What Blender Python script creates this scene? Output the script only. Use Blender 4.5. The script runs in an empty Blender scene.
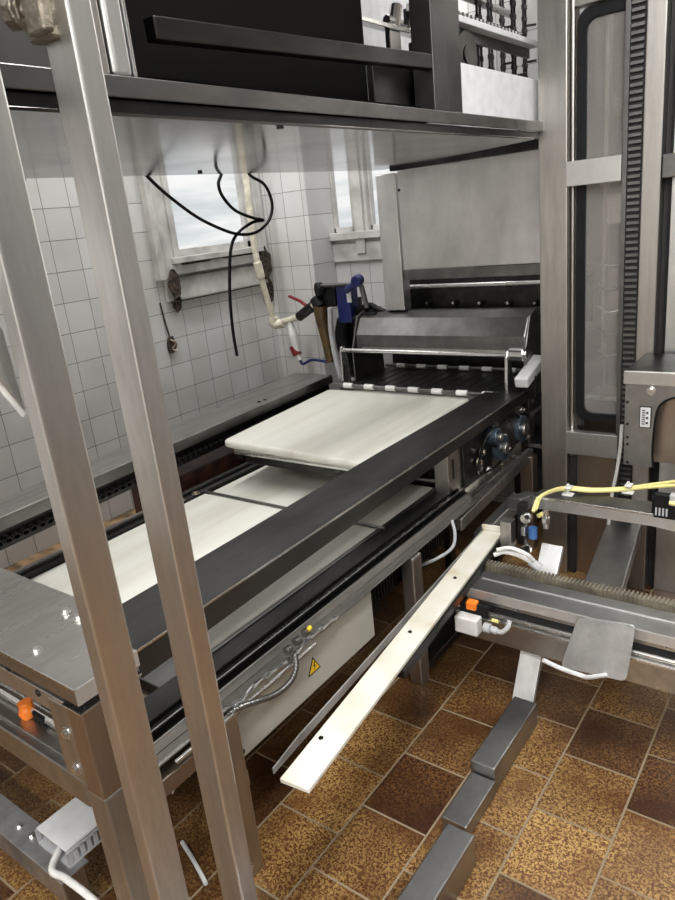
import bpy, bmesh, math, random
from mathutils import Vector, Matrix
random.seed(4)
C = bpy.context.scene.collection
S = bpy.context.scene
# ------------------------------------------------------------------ camera
F, PITCH, ROLL, YAW, H = 696.5, .31874, -.10795, -.66634, 1.6
cy, sy, cp, sp = math.cos(YAW), math.sin(YAW), math.cos(PITCH), math.sin(PITCH)
fw = Vector((sy*cp, cy*cp, -sp)); rt = Vector((cy, -sy, 0)); up = rt.cross(fw)
A = rt*math.cos(ROLL)+up*math.sin(ROLL); B = -rt*math.sin(ROLL)+up*math.cos(ROLL)
cam = bpy.data.cameras.new('camera'); co = bpy.data.objects.new('camera', cam); C.objects.link(co)
cam.sensor_width = 36; cam.lens = F/900*36; cam.clip_start = .02
co.matrix_world = Matrix(((A.x, B.x, -fw.x, 0), (A.y, B.y, -fw.y, 0), (A.z, B.z, -fw.z, H), (0, 0, 0, 1)))
S.camera = co
S.view_settings.view_transform = 'Standard'; S.view_settings.look = 'None'; S.view_settings.gamma = 1
S.view_settings.exposure = 0.6
def at(px, py, ax, v):
    """survey: the point seen at (px,py) that lies on the plane axis=v"""
    d = A*((px-337.5)/F)-B*((py-450)/F)+fw
    ax = 'xyz'.index(ax); o = Vector((0, 0, H)); return o+d*((v-o[ax])/d[ax])

# ------------------------------------------------------------------ materials
def nt(name):
    m = bpy.data.materials.new(name); m.use_nodes = True
    t = m.node_tree; b = t.nodes['Principled BSDF']; return m, t, b
def N(t, k, **kw):
    n = t.nodes.new(k)
    for a, v in kw.items():
        if a.startswith('i_'): n.inputs[a[2:].replace('_', ' ')].default_value = v
        else: setattr(n, a, v)
    return n
def ramp(t, src, stops):
    r = N(t, 'ShaderNodeValToRGB'); t.links.new(src, r.inputs[0])
    e = r.color_ramp.elements
    e[0].position, e[0].color = stops[0][0], (*stops[0][1], 1)
    e[1].position, e[1].color = stops[-1][0], (*stops[-1][1], 1)
    for p, c in stops[1:-1]:
        x = e.new(p); x.color = (*c, 1)
    return r.outputs[0]
def steel(name, c1, c2, r1=.25, r2=.45, scale=(14, 14, 14), bump=.006, metal=1.0, fine=1):
    m, t, b = nt(name)
    tc = N(t, 'ShaderNodeTexCoord'); mp = N(t, 'ShaderNodeMapping'); mp.inputs['Scale'].default_value = scale
    t.links.new(tc.outputs['Object'], mp.inputs[0])
    n = N(t, 'ShaderNodeTexNoise', i_Scale=1.0, i_Detail=6.0, i_Roughness=.65); t.links.new(mp.outputs[0], n.inputs[0])
    n2 = N(t, 'ShaderNodeTexNoise', i_Scale=2.2, i_Detail=3.0); t.links.new(tc.outputs['Object'], n2.inputs[0])
    mx = N(t, 'ShaderNodeMath', operation='MULTIPLY_ADD'); t.links.new(n.outputs[0], mx.inputs[0]); mx.inputs[1].default_value = .6
    ml = N(t, 'ShaderNodeMath', operation='MULTIPLY'); t.links.new(n2.outputs[0], ml.inputs[0]); ml.inputs[1].default_value = .4
    t.links.new(ml.outputs[0], mx.inputs[2])
    t.links.new(ramp(t, mx.outputs[0], [(.35, c1), (.65, c2)]), b.inputs['Base Color'])
    mr = N(t, 'ShaderNodeMapRange'); t.links.new(mx.outputs[0], mr.inputs[0])
    mr.inputs[1].default_value = .25; mr.inputs[2].default_value = .65; mr.inputs[3].default_value = r2; mr.inputs[4].default_value = r1
    t.links.new(mr.outputs[0], b.inputs['Roughness']); b.inputs['Metallic'].default_value = metal
    bp = N(t, 'ShaderNodeBump', i_Strength=bump*4, i_Distance=.004); t.links.new(n.outputs[0], bp.inputs['Height'])
    t.links.new(bp.outputs[0], b.inputs['Normal'])
    return m
def plain(name, c, rough=.5, metal=0, var=.12, scale=18, emit=None, es=1):
    m, t, b = nt(name)
    tc = N(t, 'ShaderNodeTexCoord')
    n = N(t, 'ShaderNodeTexNoise', i_Scale=float(scale), i_Detail=5.0); t.links.new(tc.outputs['Object'], n.inputs[0])
    lo = tuple(x*(1-var*2) for x in c); hi = tuple(min(1, x*(1+var)) for x in c)
    t.links.new(ramp(t, n.outputs[0], [(.35, lo), (.65, hi)]), b.inputs['Base Color'])
    b.inputs['Roughness'].default_value = rough; b.inputs['Metallic'].default_value = metal
    if emit:
        b.inputs['Emission Color'].default_value = (*emit, 1); b.inputs['Emission Strength'].default_value = es
    return m
M = {}
M['steel'] = steel('brushed_steel', (.40, .385, .36), (.60, .58, .55), .28, .48, (30, 30, 4))
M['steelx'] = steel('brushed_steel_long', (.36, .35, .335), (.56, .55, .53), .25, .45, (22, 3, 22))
M['bright'] = steel('bright_steel', (.60, .60, .59), (.80, .80, .79), .2, .34, (25, 25, 8), .0)
M['dull'] = steel('dull_steel', (.12, .118, .115), (.25, .246, .24), .3, .5, (10, 4, 10))
M['dark'] = steel('dark_steel', (.028, .028, .028), (.075, .073, .07), .28, .48, (12, 4, 12))
M['bar'] = steel('smoked_steel', (.058, .057, .056), (.115, .113, .11), .34, .52, (8, 2.5, 8))
M['plate'] = steel('mill_finish_steel', (.52, .52, .515), (.82, .82, .81), .28, .5, (5, 5, 3), .0)
M['black'] = plain('flat_black', (.012, .012, .012), .6)  # plain black for gaps, holes, print and black parts
M['interior'] = plain('shaded_lining', (.003, .0028, .0026), .75, 0, 0)  # near black, the closed cabinet's inner shade put into the colour
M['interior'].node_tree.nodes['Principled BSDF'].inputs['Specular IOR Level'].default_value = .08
M['satin'] = steel('satin_steel', (.62, .62, .62), (.84, .84, .84), .5, .62, (20, 20, 6), .0)
M['scuffed'] = steel('scuffed_steel', (.28, .28, .28), (.62, .62, .62), .35, .6, (9, 9, 9), .0)
M['mid'] = steel('mid_grey_steel', (.24, .24, .24), (.42, .42, .415), .32, .5, (7, 5, 7), .003)
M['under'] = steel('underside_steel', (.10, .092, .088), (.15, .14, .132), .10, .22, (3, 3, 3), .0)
M['rubber'] = plain('black_rubber', (.008, .008, .009), .5); M['rubber'].node_tree.nodes['Principled BSDF'].inputs['Specular IOR Level'].default_value = .2
M['orange'] = plain('orange_plastic', (.9, .22, .02), .35, var=.05)
M['blue'] = plain('blue_paint', (.008, .013, .10), .35)
M['bluefit'] = plain('blue_fitting', (.06, .16, .42), .3)
M['red'] = plain('red_paint', (.17, .006, .010), .35)
M['white'] = plain('white_enamel', (.72, .72, .70), .4, var=.08)
M['cream'] = plain('cream_pipe_paint', (.66, .62, .50), .45, var=.12, scale=30)
M['frame'] = plain('flaking_window_paint', (.50, .49, .47), .6, var=.14, scale=9)
M['panelgrey'] = plain('grey_beige_enamel', (.43, .425, .37), .42, var=.03, scale=3)
M['duct'] = plain('grey_plastic', (.42, .43, .44), .5, var=.05)
M['lightgrey'] = plain('light_grey_plastic', (.62, .63, .63), .45, var=.05)
M['yellow'] = plain('yellow_cable', (.72, .66, .26), .4, var=.05)
M['amber'] = plain('amber_oil_cup', (.075, .045, .014), .25, var=.2)
M['rust'] = plain('rusty_ledge', (.26, .16, .08), .6, var=.4, scale=14)
M['redmetal'] = plain('dark_red_primer', (.07, .025, .018), .5, var=.35, scale=12)
M['mold'] = plain('black_rust_scab', (.05, .035, .025), .9, var=.8, scale=60)
M['cooper'] = steel('reflect_tan_steel', (.34, .28, .23), (.50, .42, .35), .3, .5, (10, 10, 3))  # tan tint paints the brown floor's reflections into the steel
M['board'] = plain('white_board', (.84, .85, .87), .6, var=.04, scale=25)
M['ywarn'] = plain('warning_yellow', (.85, .55, .02), .4, var=.03)
M['fluo'] = plain('tube_glow', (.9, .9, .9), .5, emit=(1, .97, .92), es=6)
def beltmat():
    m, t, b = nt('white_belt_fabric')
    tc = N(t, 'ShaderNodeTexCoord'); mp = N(t, 'ShaderNodeMapping'); mp.inputs['Scale'].default_value = (9, .8, 9)
    t.links.new(tc.outputs['Object'], mp.inputs[0])
    n = N(t, 'ShaderNodeTexNoise', i_Scale=1.0, i_Detail=5.0, i_Roughness=.6); t.links.new(mp.outputs[0], n.inputs[0])
    t.links.new(ramp(t, n.outputs[0], [(.25, (.58, .56, .48)), (.5, (.70, .69, .63)), (.7, (.76, .755, .70))]), b.inputs['Base Color'])
    b.inputs['Roughness'].default_value = .32; return m
M['belt'] = beltmat()
def stripmat():
    m, t, b = nt('milky_plastic')
    tc = N(t, 'ShaderNodeTexCoord')
    n = N(t, 'ShaderNodeTexNoise', i_Scale=7.0, i_Detail=6.0); t.links.new(tc.outputs['Object'], n.inputs[0])
    t.links.new(ramp(t, n.outputs[0], [(.3, (.50, .42, .27)), (.42, (.66, .63, .53)), (.6, (.74, .73, .66))]), b.inputs['Base Color'])
    b.inputs['Roughness'].default_value = .4; return m
M['strip'] = stripmat()
def tilewall(name, ax, ph_u, ph_v):
    m, t, b = nt(name)
    tc = N(t, 'ShaderNodeTexCoord'); s = N(t, 'ShaderNodeSeparateXYZ'); t.links.new(tc.outputs['Object'], s.inputs[0])
    c = N(t, 'ShaderNodeCombineXYZ')
    for i, (src, ph) in enumerate(((ax, ph_u), ('Z', ph_v))):
        a = N(t, 'ShaderNodeMath', operation='ADD'); t.links.new(s.outputs[src], a.inputs[0]); a.inputs[1].default_value = ph+13.3
        t.links.new(a.outputs[0], c.inputs[i])
    br = N(t, 'ShaderNodeTexBrick', offset=0.0, i_Scale=1.0); t.links.new(c.outputs[0], br.inputs[0])
    br.inputs['Mortar Size'].default_value = .0015; br.inputs['Mortar Smooth'].default_value = .2
    br.inputs['Brick Width'].default_value = .133; br.inputs['Row Height'].default_value = .133
    br.inputs['Color1'].default_value = (.60, .595, .59, 1); br.inputs['Color2'].default_value = (.67, .665, .66, 1); br.inputs['Mortar'].default_value = (.12, .115, .105, 1)
    n = N(t, 'ShaderNodeTexNoise', i_Scale=3.0, i_Detail=6.0); t.links.new(tc.outputs['Object'], n.inputs[0])
    mx = N(t, 'ShaderNodeMix', data_type='RGBA', blend_type='MULTIPLY'); mx.inputs[0].default_value = 1
    t.links.new(br.outputs['Color'], mx.inputs[6]); t.links.new(ramp(t, n.outputs[0], [(.3, (.86, .85, .82)), (.6, (1, 1, 1))]), mx.inputs[7])
    t.links.new(mx.outputs[2], b.inputs['Base Color'])
    mr = N(t, 'ShaderNodeMapRange'); t.links.new(br.outputs['Fac'], mr.inputs[0]); mr.inputs[3].default_value = .16; mr.inputs[4].default_value = .8
    t.links.new(mr.outputs[0], b.inputs['Roughness'])
    bp = N(t, 'ShaderNodeBump', i_Strength=.5, i_Distance=.002, invert=True); t.links.new(br.outputs['Fac'], bp.inputs['Height']); t.links.new(bp.outputs[0], b.inputs['Normal'])
    return m
M['tile_y'] = tilewall('white_tiles_left', 'Y', .133-(2.455 % .133), .133-.039)
M['tile_x'] = tilewall('white_tiles_back', 'X', .02, .133-.039)
M['plaster'] = plain('white_plaster', (.70, .69, .66), .7, var=.05, scale=2)
def floormat():
    m, t, b = nt('brown_glazed_quarry_tiles')
    tc = N(t, 'ShaderNodeTexCoord'); s = N(t, 'ShaderNodeSeparateXYZ'); t.links.new(tc.outputs['Object'], s.inputs[0])
    c = N(t, 'ShaderNodeCombineXYZ')
    w, hgt = .236, .21
    for i, (src, ph) in enumerate((('Y', -.985+w/2+20*w), ('X', 1.01+hgt*20))):
        a = N(t, 'ShaderNodeMath', operation='ADD'); t.links.new(s.outputs[src], a.inputs[0]); a.inputs[1].default_value = ph
        t.links.new(a.outputs[0], c.inputs[i])
    def brick(c1, c2, mo):
        br = N(t, 'ShaderNodeTexBrick', offset=.5, offset_frequency=2, i_Scale=1.0); t.links.new(c.outputs[0], br.inputs[0])
        br.inputs['Mortar Size'].default_value = .0035; br.inputs['Mortar Smooth'].default_value = .25
        br.inputs['Brick Width'].default_value = w; br.inputs['Row Height'].default_value = hgt
        for k, v in (('Color1', c1), ('Color2', c2), ('Mortar', mo)): br.inputs[k].default_value = (*v, 1)
        return br
    base = brick((.030, .011, .005), (.10, .036, .010), (.23, .175, .11))
    hi = brick((.13, .060, .020), (.50, .32, .115), (.25, .19, .12))
    nd = N(t, 'ShaderNodeTexNoise', i_Scale=150.0, i_Detail=2.0, i_Distortion=.9); t.links.new(tc.outputs['Object'], nd.inputs[0])
    nb = N(t, 'ShaderNodeTexNoise', i_Scale=4.5, i_Detail=4.0); t.links.new(tc.outputs['Object'], nb.inputs[0])
    f1 = ramp(t, nd.outputs[0], [(.44, (0, 0, 0)), (.58, (1, 1, 1))])
    f2 = ramp(t, nb.outputs[0], [(.34, (.15, .15, .15)), (.60, (1, 1, 1))])
    ff = N(t, 'ShaderNodeMath', operation='MULTIPLY'); t.links.new(f1, ff.inputs[0]); t.links.new(f2, ff.inputs[1])
    mx = N(t, 'ShaderNodeMix', data_type='RGBA'); t.links.new(ff.outputs[0], mx.inputs[0]); t.links.new(base.outputs['Color'], mx.inputs[6]); t.links.new(hi.outputs['Color'], mx.inputs[7])
    t.links.new(mx.outputs[2], b.inputs['Base Color'])
    mr = N(t, 'ShaderNodeMapRange'); t.links.new(base.outputs['Fac'], mr.inputs[0]); mr.inputs[3].default_value = .3; mr.inputs[4].default_value = .85
    t.links.new(mr.outputs[0], b.inputs['Roughness'])
    b1 = N(t, 'ShaderNodeBump', i_Strength=.25, i_Distance=.002); t.links.new(nd.outputs[0], b1.inputs['Height'])
    b2 = N(t, 'ShaderNodeBump', i_Strength=.6, i_Distance=.004, invert=True); t.links.new(base.outputs['Fac'], b2.inputs['Height']); t.links.new(b1.outputs[0], b2.inputs['Normal'])
    t.links.new(b2.outputs[0], b.inputs['Normal'])
    return m
M['floor'] = floormat()
M['lining'] = steel('brown_grey_lining', (.20, .18, .165), (.34, .31, .29), .3, .5, (3, 3, 2))
def glassmat():
    m, t, b = nt('smoky_glass')
    b.inputs['Base Color'].default_value = (.80, .77, .74, 1); b.inputs['Roughness'].default_value = .04
    b.inputs['Transmission Weight'].default_value = .85; b.inputs['IOR'].default_value = 1.5; return m
M['glass'] = glassmat()
def winmat():
    m, t, b = nt('frosted_daylight_pane')
    tc = N(t, 'ShaderNodeTexCoord'); mp = N(t, 'ShaderNodeMapping'); mp.inputs['Scale'].default_value = (1, 1, 9); t.links.new(tc.outputs['Object'], mp.inputs[0])
    n = N(t, 'ShaderNodeTexNoise', i_Scale=1.3, i_Detail=3.0); t.links.new(mp.outputs[0], n.inputs[0])
    t.links.new(ramp(t, n.outputs[0], [(.38, (.66, .72, .74)), (.6, (1, 1, 1))]), b.inputs['Emission Color'])
    b.inputs['Emission Strength'].default_value = .54; b.inputs['Base Color'].default_value = (.1, .1, .1, 1); b.inputs['Roughness'].default_value = .3
    return m
M['window'] = winmat()

# ------------------------------------------------------------------ mesh helpers
def new(): return bmesh.new()
def face_hex(bm, v):
    vs = [bm.verts.new(p) for p in v]
    for f in ((0, 3, 2, 1), (4, 5, 6, 7), (0, 1, 5, 4), (1, 2, 6, 5), (2, 3, 7, 6), (3, 0, 4, 7)): bm.faces.new([vs[i] for i in f])
def box(bm, x0, x1, y0, y1, z0, z1):
    x0, x1 = sorted((x0, x1)); y0, y1 = sorted((y0, y1)); z0, z1 = sorted((z0, z1))
    face_hex(bm, [(x0, y0, z0), (x1, y0, z0), (x1, y1, z0), (x0, y1, z0), (x0, y0, z1), (x1, y0, z1), (x1, y1, z1), (x0, y1, z1)]); return bm
def prism(bm, pts, d):
    """polygon pts extruded by vector d"""
    d = Vector(d); a = [bm.verts.new(Vector(p)) for p in pts]; b = [bm.verts.new(Vector(p)+d) for p in pts]; n = len(a)
    bm.faces.new(a[::-1]); bm.faces.new(b)
    for i in range(n): bm.faces.new((a[i], a[(i+1) % n], b[(i+1) % n], b[i]))
    bmesh.ops.recalc_face_normals(bm, faces=bm.faces[:]); return bm
def beam(bm, p, q, w, h, upv=(0, 0, 1)):
    p, q = Vector(p), Vector(q); d = (q-p).normalized(); u = Vector(upv)
    s = d.cross(u).normalized(); u = s.cross(d).normalized()
    s *= w/2; u *= h/2
    face_hex(bm, [p-s-u, p+s-u, q+s-u, q-s-u, p-s+u, p+s+u, q+s+u, q-s+u]); bmesh.ops.recalc_face_normals(bm, faces=bm.faces[:]); return bm
def catmull(pts, k=6):
    P = [Vector(p) for p in pts]
    if len(P) < 3: return P
    P = [P[0]*2-P[1]]+P+[P[-1]*2-P[-2]]; out = []
    for i in range(1, len(P)-2):
        a, b, c, d = P[i-1:i+3]
        for j in range(k):
            s = j/k; out.append(.5*((2*b)+(c-a)*s+(2*a-5*b+4*c-d)*s*s+(3*b-a-3*c+d)*s**3))
    out.append(P[-2]); return out
def tube(bm, pts, r, seg=8, smooth=True, k=6):
    P = catmull(pts, k) if smooth else [Vector(p) for p in pts]
    rings = []; nrm = None
    for i, p in enumerate(P):
        d = (P[min(i+1, len(P)-1)]-P[max(i-1, 0)]).normalized()
        if nrm is None:
            nrm = d.orthogonal().normalized()
        nrm = (nrm-d*nrm.dot(d)).normalized(); bi = d.cross(nrm)
        rr = r(i/(len(P)-1)) if callable(r) else r
        rings.append([bm.verts.new(p+(nrm*math.cos(2*math.pi*j/seg)+bi*math.sin(2*math.pi*j/seg))*rr) for j in range(seg)])
    for a, b in zip(rings, rings[1:]):
        for j in range(seg): bm.faces.new((a[j], a[(j+1) % seg], b[(j+1) % seg], b[j]))
    bm.faces.new(rings[0][::-1]); bm.faces.new(rings[-1]); return bm
def cyl(bm, p, q, r, seg=16): return tube(bm, [p, q], r, seg, False)
def bolt(bm, p, n, r=.008, t=.006, seg=6):
    p, n = Vector(p), Vector(n).normalized(); cyl(bm, p-n*.001, p+n*t*.3, r*1.45, 16); cyl(bm, p, p+n*t, r, seg); return bm
ORI = {}
def base_of(o):
    return ORI.get(o.name, Vector((0, 0, 0)))
def obj(name, bm, mat, parent=None, bevel=.0015, smooth=False, tilt=0):
    me = bpy.data.meshes.new(name); bmesh.ops.recalc_face_normals(bm, faces=bm.faces[:])
    if parent is None:
        xs = [v.co for v in bm.verts]
        lo = Vector([min(v[i] for v in xs) for i in range(3)]); hi = Vector([max(v[i] for v in xs) for i in range(3)])
        loc = Vector(((lo.x+hi.x)/2, (lo.y+hi.y)/2, lo.z))
    else: loc = base_of(parent)
    bmesh.ops.translate(bm, verts=bm.verts[:], vec=-loc)
    bm.to_mesh(me); bm.free()
    me.materials.append(M[mat] if isinstance(mat, str) else mat)
    if smooth:
        for p in me.polygons: p.use_smooth = True
        me.set_sharp_from_angle(angle=math.radians(40))
    o = bpy.data.objects.new(name, me); C.objects.link(o)
    if parent is None: o.location = loc
    else: o.parent = parent
    ORI[o.name] = loc.copy()
    if bevel:
        b = o.modifiers.new('bevel', 'BEVEL'); b.width = bevel; b.segments = 2; b.limit_method = 'ANGLE'; b.angle_limit = .8
    return o
def thing(name, label, cat, loc, group=None):
    o = bpy.data.objects.new(name, None); C.objects.link(o); o.location = loc; o.empty_display_size = .05
    ORI[o.name] = Vector(loc); o['label'] = label; o['category'] = cat
    if group: o['group'] = group
    return o
def tag(o, label, cat, group=None):
    o['label'] = label; o['category'] = cat
    if group: o['group'] = group
    return o
def struct(name, bm, mat, bevel=0):
    me = bpy.data.meshes.new(name); bmesh.ops.recalc_face_normals(bm, faces=bm.faces[:]); bm.to_mesh(me); bm.free(); me.materials.append(M[mat])
    o = bpy.data.objects.new(name, me); C.objects.link(o); o['kind'] = 'structure'; ORI[o.name] = Vector((0, 0, 0))
    if bevel:
        b = o.modifiers.new('bevel', 'BEVEL'); b.width = bevel; b.segments = 2
    return o
def lab(o, s): o['label'] = s; return o

# ------------------------------------------------------------------ the room
XW, YC, YR, XR = -2.85, 3.165, 3.375, -2.516      # left wall, pilaster front, recessed wall, pilaster side
struct('floor', box(new(), XW-.1, 3.2, -2.6, 4.2, -.1, 0), 'floor')
struct('ceiling', box(new(), XW-.1, 3.2, -2.6, 4.2, 3.5, 3.6), 'plaster')
W1 = (2.478, 3.06, 1.50, 2.45)                     # window in the left wall (y0,y1,z0,z1)
bm = new()
box(bm, XW-.16, XW, -2.6, W1[0], 0, 3.5); box(bm, XW-.16, XW, W1[1], YC+.3, 0, 3.5)
box(bm, XW-.16, XW, W1[0], W1[1], 0, W1[2]); box(bm, XW-.16, XW, W1[0], W1[1], W1[3], 3.5)
struct('wall_left', bm, 'tile_y')
bm = new(); box(bm, XW, XR, YC, YR+.16, 0, 3.5)
w2 = at(329, 172, 'y', YR).x; w3 = at(352, 200, 'y', YR).x; w4 = at(367, 200, 'y', YR).x; wz2 = at(350, 232, 'y', YR).z; w5 = -1.9
box(bm, XR, 3.2, YR, YR+.16, 0, wz2); box(bm, XR, 3.2, YR, YR+.16, 2.45, 3.5); box(bm, w5, 3.2, YR, YR+.16, wz2, 2.45)
struct('wall_back', bm, 'tile_x')
M['darkwall'] = plain('dark_reflected_wall', (.10, .10, .10), .6, var=.1, scale=2)  # unseen wall, dark in place of machinery, to darken reflections in steel
struct('wall_right', box(new(), 3.1, 3.2, -2.6, YR, 0, 3.5), 'darkwall')
struct('wall_front', box(new(), XW-.1, 3.1, -2.7, -2.6, 0, 3.5), 'plaster')
# left window
w = struct('window_1', box(new(), XW-.06, XW-.05, W1[0]-.0, W1[1]+.0, W1[2], W1[3]), 'window')
bm = new()
y0, y1, z0, z1 = W1
box(bm, XW-.05, XW-.02, y0, y0+.03, z0, z1); box(bm, XW-.05, XW-.02, y1-.03, y1, z0, z1); box(bm, XW-.05, XW-.02, y0, y1, z0, z0+.035); box(bm, XW-.05, XW-.02, y0, y1, z1-.03, z1)
f = obj('window_frame', bm, 'frame', w)
bm = new(); box(bm, XW, XW+.022, y0-.16, y0-.005, 1.40, 2.5); box(bm, XW+.022, XW+.04, y0-.16, y0-.125, 1.40, 2.5); box(bm, XW+.022, XW+.032, y0-.04, y0-.005, 1.44, 2.5)
box(bm, XW, XW+.02, y1+.005, y1+.09, 1.40, 2.5); box(bm, XW+.02, XW+.032, y1+.02, y1+.05, 1.42, 2.5)
obj('window_casing', bm, 'frame', w)
bm = new(); box(bm, XW-.04, XW+.045, y0-.06, y1+.03, z0-.03, z0-.002); box(bm, XW, XW+.028, y0-.08, y1+.05, z0-.085, z0-.035)
obj('window_sill', bm, 'frame', w)
obj('apron_board', box(new(), XW, XW+.018, y0-.12, y1+.06, 1.29, 1.40), 'frame', w)
def scab(cx, yy, zz, r, seed, n='rust_patch', par=None, ax='x', off=XW+.002):
    rr = random.Random(seed); bm = new(); m = 14; pts = []
    for i in range(m):
        a = 2*math.pi*i/m; q = r*rr.uniform(.78, 1.1)
        pts.append((off, yy+math.cos(a)*q*.55, zz+math.sin(a)*q))
    prism(bm, pts, (.008, 0, 0)); return obj(n, bm, 'mold', par, 0)
scab(0, y0-.075, 1.375, .075, 3, par=w, off=XW+.03); scab(0, y0-.06, 1.28, .05, 5, par=w, off=XW+.01); scab(0, y1+.04, 1.40, .10, 8, par=w, off=XW+.025); scab(0, y1+.06, 1.25, .09, 9, par=w, off=XW+.004)
bm = new()
for (a, b, z, t) in ((y0-.02, y0+.2, z0-.032, .01), (y0+.3, y1+.03, z0-.034, .006), (y0-.1, y1+.05, 1.405, .004), (y0-.1, y1+.05, 1.287, .005)):
    box(bm, XW+.016, XW+.03, a, b, z-t, z)
obj('rust_streak', bm, 'mold', w, 0)
# recessed windows
for k, (a, b) in enumerate(((XR, w3), (w4, w5))):
    w = struct('window_%d' % (k+2), box(new(), a, b, YR+.06, YR+.07, wz2, 2.45), 'window')
    bm = new(); fr = .028
    box(bm, a, a+fr*.4, YR+.02, YR+.055, wz2, 2.45); box(bm, b-fr, b, YR+.02, YR+.055, wz2, 2.45); box(bm, a, b, YR+.02, YR+.055, wz2, wz2+fr)
    obj('window_frame', bm, 'frame', w)
bm = new(); box(bm, w3, w4, YR-.01, YR+.1, wz2-.05, 2.45); box(bm, w3+.02, w4-.02, YR-.03, YR-.01, wz2-.12, 2.45)
box(bm, XR+.001, -1.9, YR-.04, YR, wz2-.04, wz2); box(bm, XR+.001, -1.9, YR-.02, YR, wz2-.16, wz2-.06)
struct('trim_1', bm, 'frame', .003)
struct('trim_2', box(new(), XW+.001, XW+.22, -2.0, YC-.02, .0, .33), 'rust')
# small wrecked socket under the window
p = at(171, 345, 'x', XW)
bm = new(); 
rr = random.Random(2); pts = [(XW+.001, p.y+math.cos(i*.524)*.032*rr.uniform(.7, 1.1), p.z+math.sin(i*.524)*.05*rr.uniform(.75, 1.1)) for i in range(12)]
s = thing('wall_socket', 'blackened broken socket hole on white tiles below the left window', 'socket', (XW, p.y, p.z-.05))
obj('socket_plate', prism(bm, pts, (.01, 0, 0)), 'mold', s, .002)
bm = new(); tube(bm, [(XW+.012, p.y-.01, p.z+.03), (XW+.03, p.y+.01, p.z+.01), (XW+.012, p.y-.004, p.z-.02), (XW+.025, p.y+.014, p.z-.03)], .005)
obj('bare_wire', bm, 'cooper', s, 0, True)
q0 = at(160, 303, 'x', XW+.006); q1 = at(170, 338, 'x', XW+.006)
tag(obj('wall_wire', tube(new(), [q0, at(164, 318, 'x', XW+.006), q1], .004), 'mold', None, 0, True), 'thin dark wire down the tiles from window corner to broken socket', 'wire')

# ceiling lamps (out of view, they light the room)
def lamp(x, y, z, sx, sy_, e, col=(1, .99, .975), rot=(0, 0, 0)):
    l = bpy.data.lights.new('ceiling_lamp', 'AREA'); l.shape = 'RECTANGLE'; l.size = sx; l.size_y = sy_; l.energy = e; l.color = col
    o = bpy.data.objects.new('ceiling_lamp', l); C.objects.link(o); o.location = (x, y, z); o.rotation_euler = rot; return o
lamp(-.05, .75, 3.4, .35, 2.2, 62); lamp(1.5, .2, 3.4, .3, 2.4, 30)
lamp(-2.35, 1.5, 3.4, .2, 2.4, 36); lamp(.2, -1.9, 3.4, 2.6, .3, 110)  # second one, behind the camera, boosted to brighten the front wall steel reflects
lamp(-1.7, 2.9, 3.4, 1.6, .25, 18)
wl = bpy.data.worlds.new('world'); S.world = wl; wl.use_nodes = True
wl.node_tree.nodes['Background'].inputs[0].default_value = (.8, .85, .9, 1); wl.node_tree.nodes['Background'].inputs[1].default_value = .3

# ------------------------------------------------------------------ raised guide frame above the belts
ZT = .80
def ext0(p, q, y): return p+(q-p)*((y-p.y)/(q.y-p.y))
fr = thing('guide_frame', 'dark flat steel rail frame bridging over the lower white belt, corner at left', 'machine frame', (-1.9, 1.8, 0))
o_near, o_far = Vector((-1.134, .555, ZT)), at(534, 384, 'z', ZT)
i_far = at(500, 383, 'z', ZT); i_near = Vector((-1.325, .557, ZT))
bm = prism(new(), [o_near, o_far, i_far, at(380, 451.5, 'z', ZT), at(195, 561, 'z', ZT), i_near], (0, 0, -.004))
rail = obj('near_rail', bm, 'bar', fr, .001)
bm = new(); dn = Vector((0, 0, -.046))
n_ = ext0(o_near, o_far, .702); prism(bm, [n_+Vector((0, 0, -.0035)), o_far+Vector((0, 0, -.0035)), o_far+dn, n_+Vector((0, 0, -.070))], (-.004, 0, 0))
prism(bm, [i_far+Vector((0, 0, -.004)), at(195, 561, 'z', ZT)+Vector((0, 0, -.004)), at(195, 561, 'z', ZT)+dn, i_far+dn], (.004, 0, 0))
obj('rail_flange', bm, 'bar', rail, .001)
bm = new(); e0, e1 = o_near.lerp(o_far, .0), o_far; e0 = o_near.lerp(o_far, .0); prism(bm, [e0+Vector((.0005, 0, -.001)), e1+Vector((.0005, 0, -.001)), e1+Vector((.0005, 0, -.009)), e0+Vector((.0005, 0, -.006))], (.0015, 0, 0)); obj('edge_glint', bm, 'bright', rail, 0)  # bright strip painting the highlight along the rail's outer edge
for px, py in ((337, 472), (497, 392)):
    h = at(px, py, 'z', ZT+.0005); obj('screw_hole', cyl(new(), h-Vector((0, 0, .001)), h+Vector((0, 0, .0008)), .011, 16), 'black', rail, 0)
# end plate
YE = .555; YI = .775
bm = box(new(), -2.62, -1.328, YE, YI, ZT-.004, ZT)
ep = obj('end_plate', bm, 'steelx', fr, .001)
obj('lit_rail_corner', box(new(), -1.3245, -1.134, YE, .70, ZT, ZT+.003), 'steelx', ep, .001)  # same steel as the dark rail, lighter to paint its brighter end
obj('plate_lip', box(new(), -2.62, -1.131, YE-.003, YE+.001, ZT-.034, ZT+.003), 'steelx', ep, .001)
obj('lip_glint', box(new(), -2.62, -1.130, YE-.004, YE-.001, ZT-.001, ZT+.004), 'bright', ep, 0)  # bright strip drawn as the highlight on the lip
obj('side_lip', box(new(), -1.134, -1.130, YE-.003, .70, ZT-.034, ZT+.003), 'satin', ep, .0005)
for px, py in ((66, 613), (79, 619), (37, 652)):
    p = at(px, py, 'z', ZT); obj('cap_screw', bolt(new(), p, (0, 0, 1), .009, .011), 'bright', ep, .001)
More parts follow.
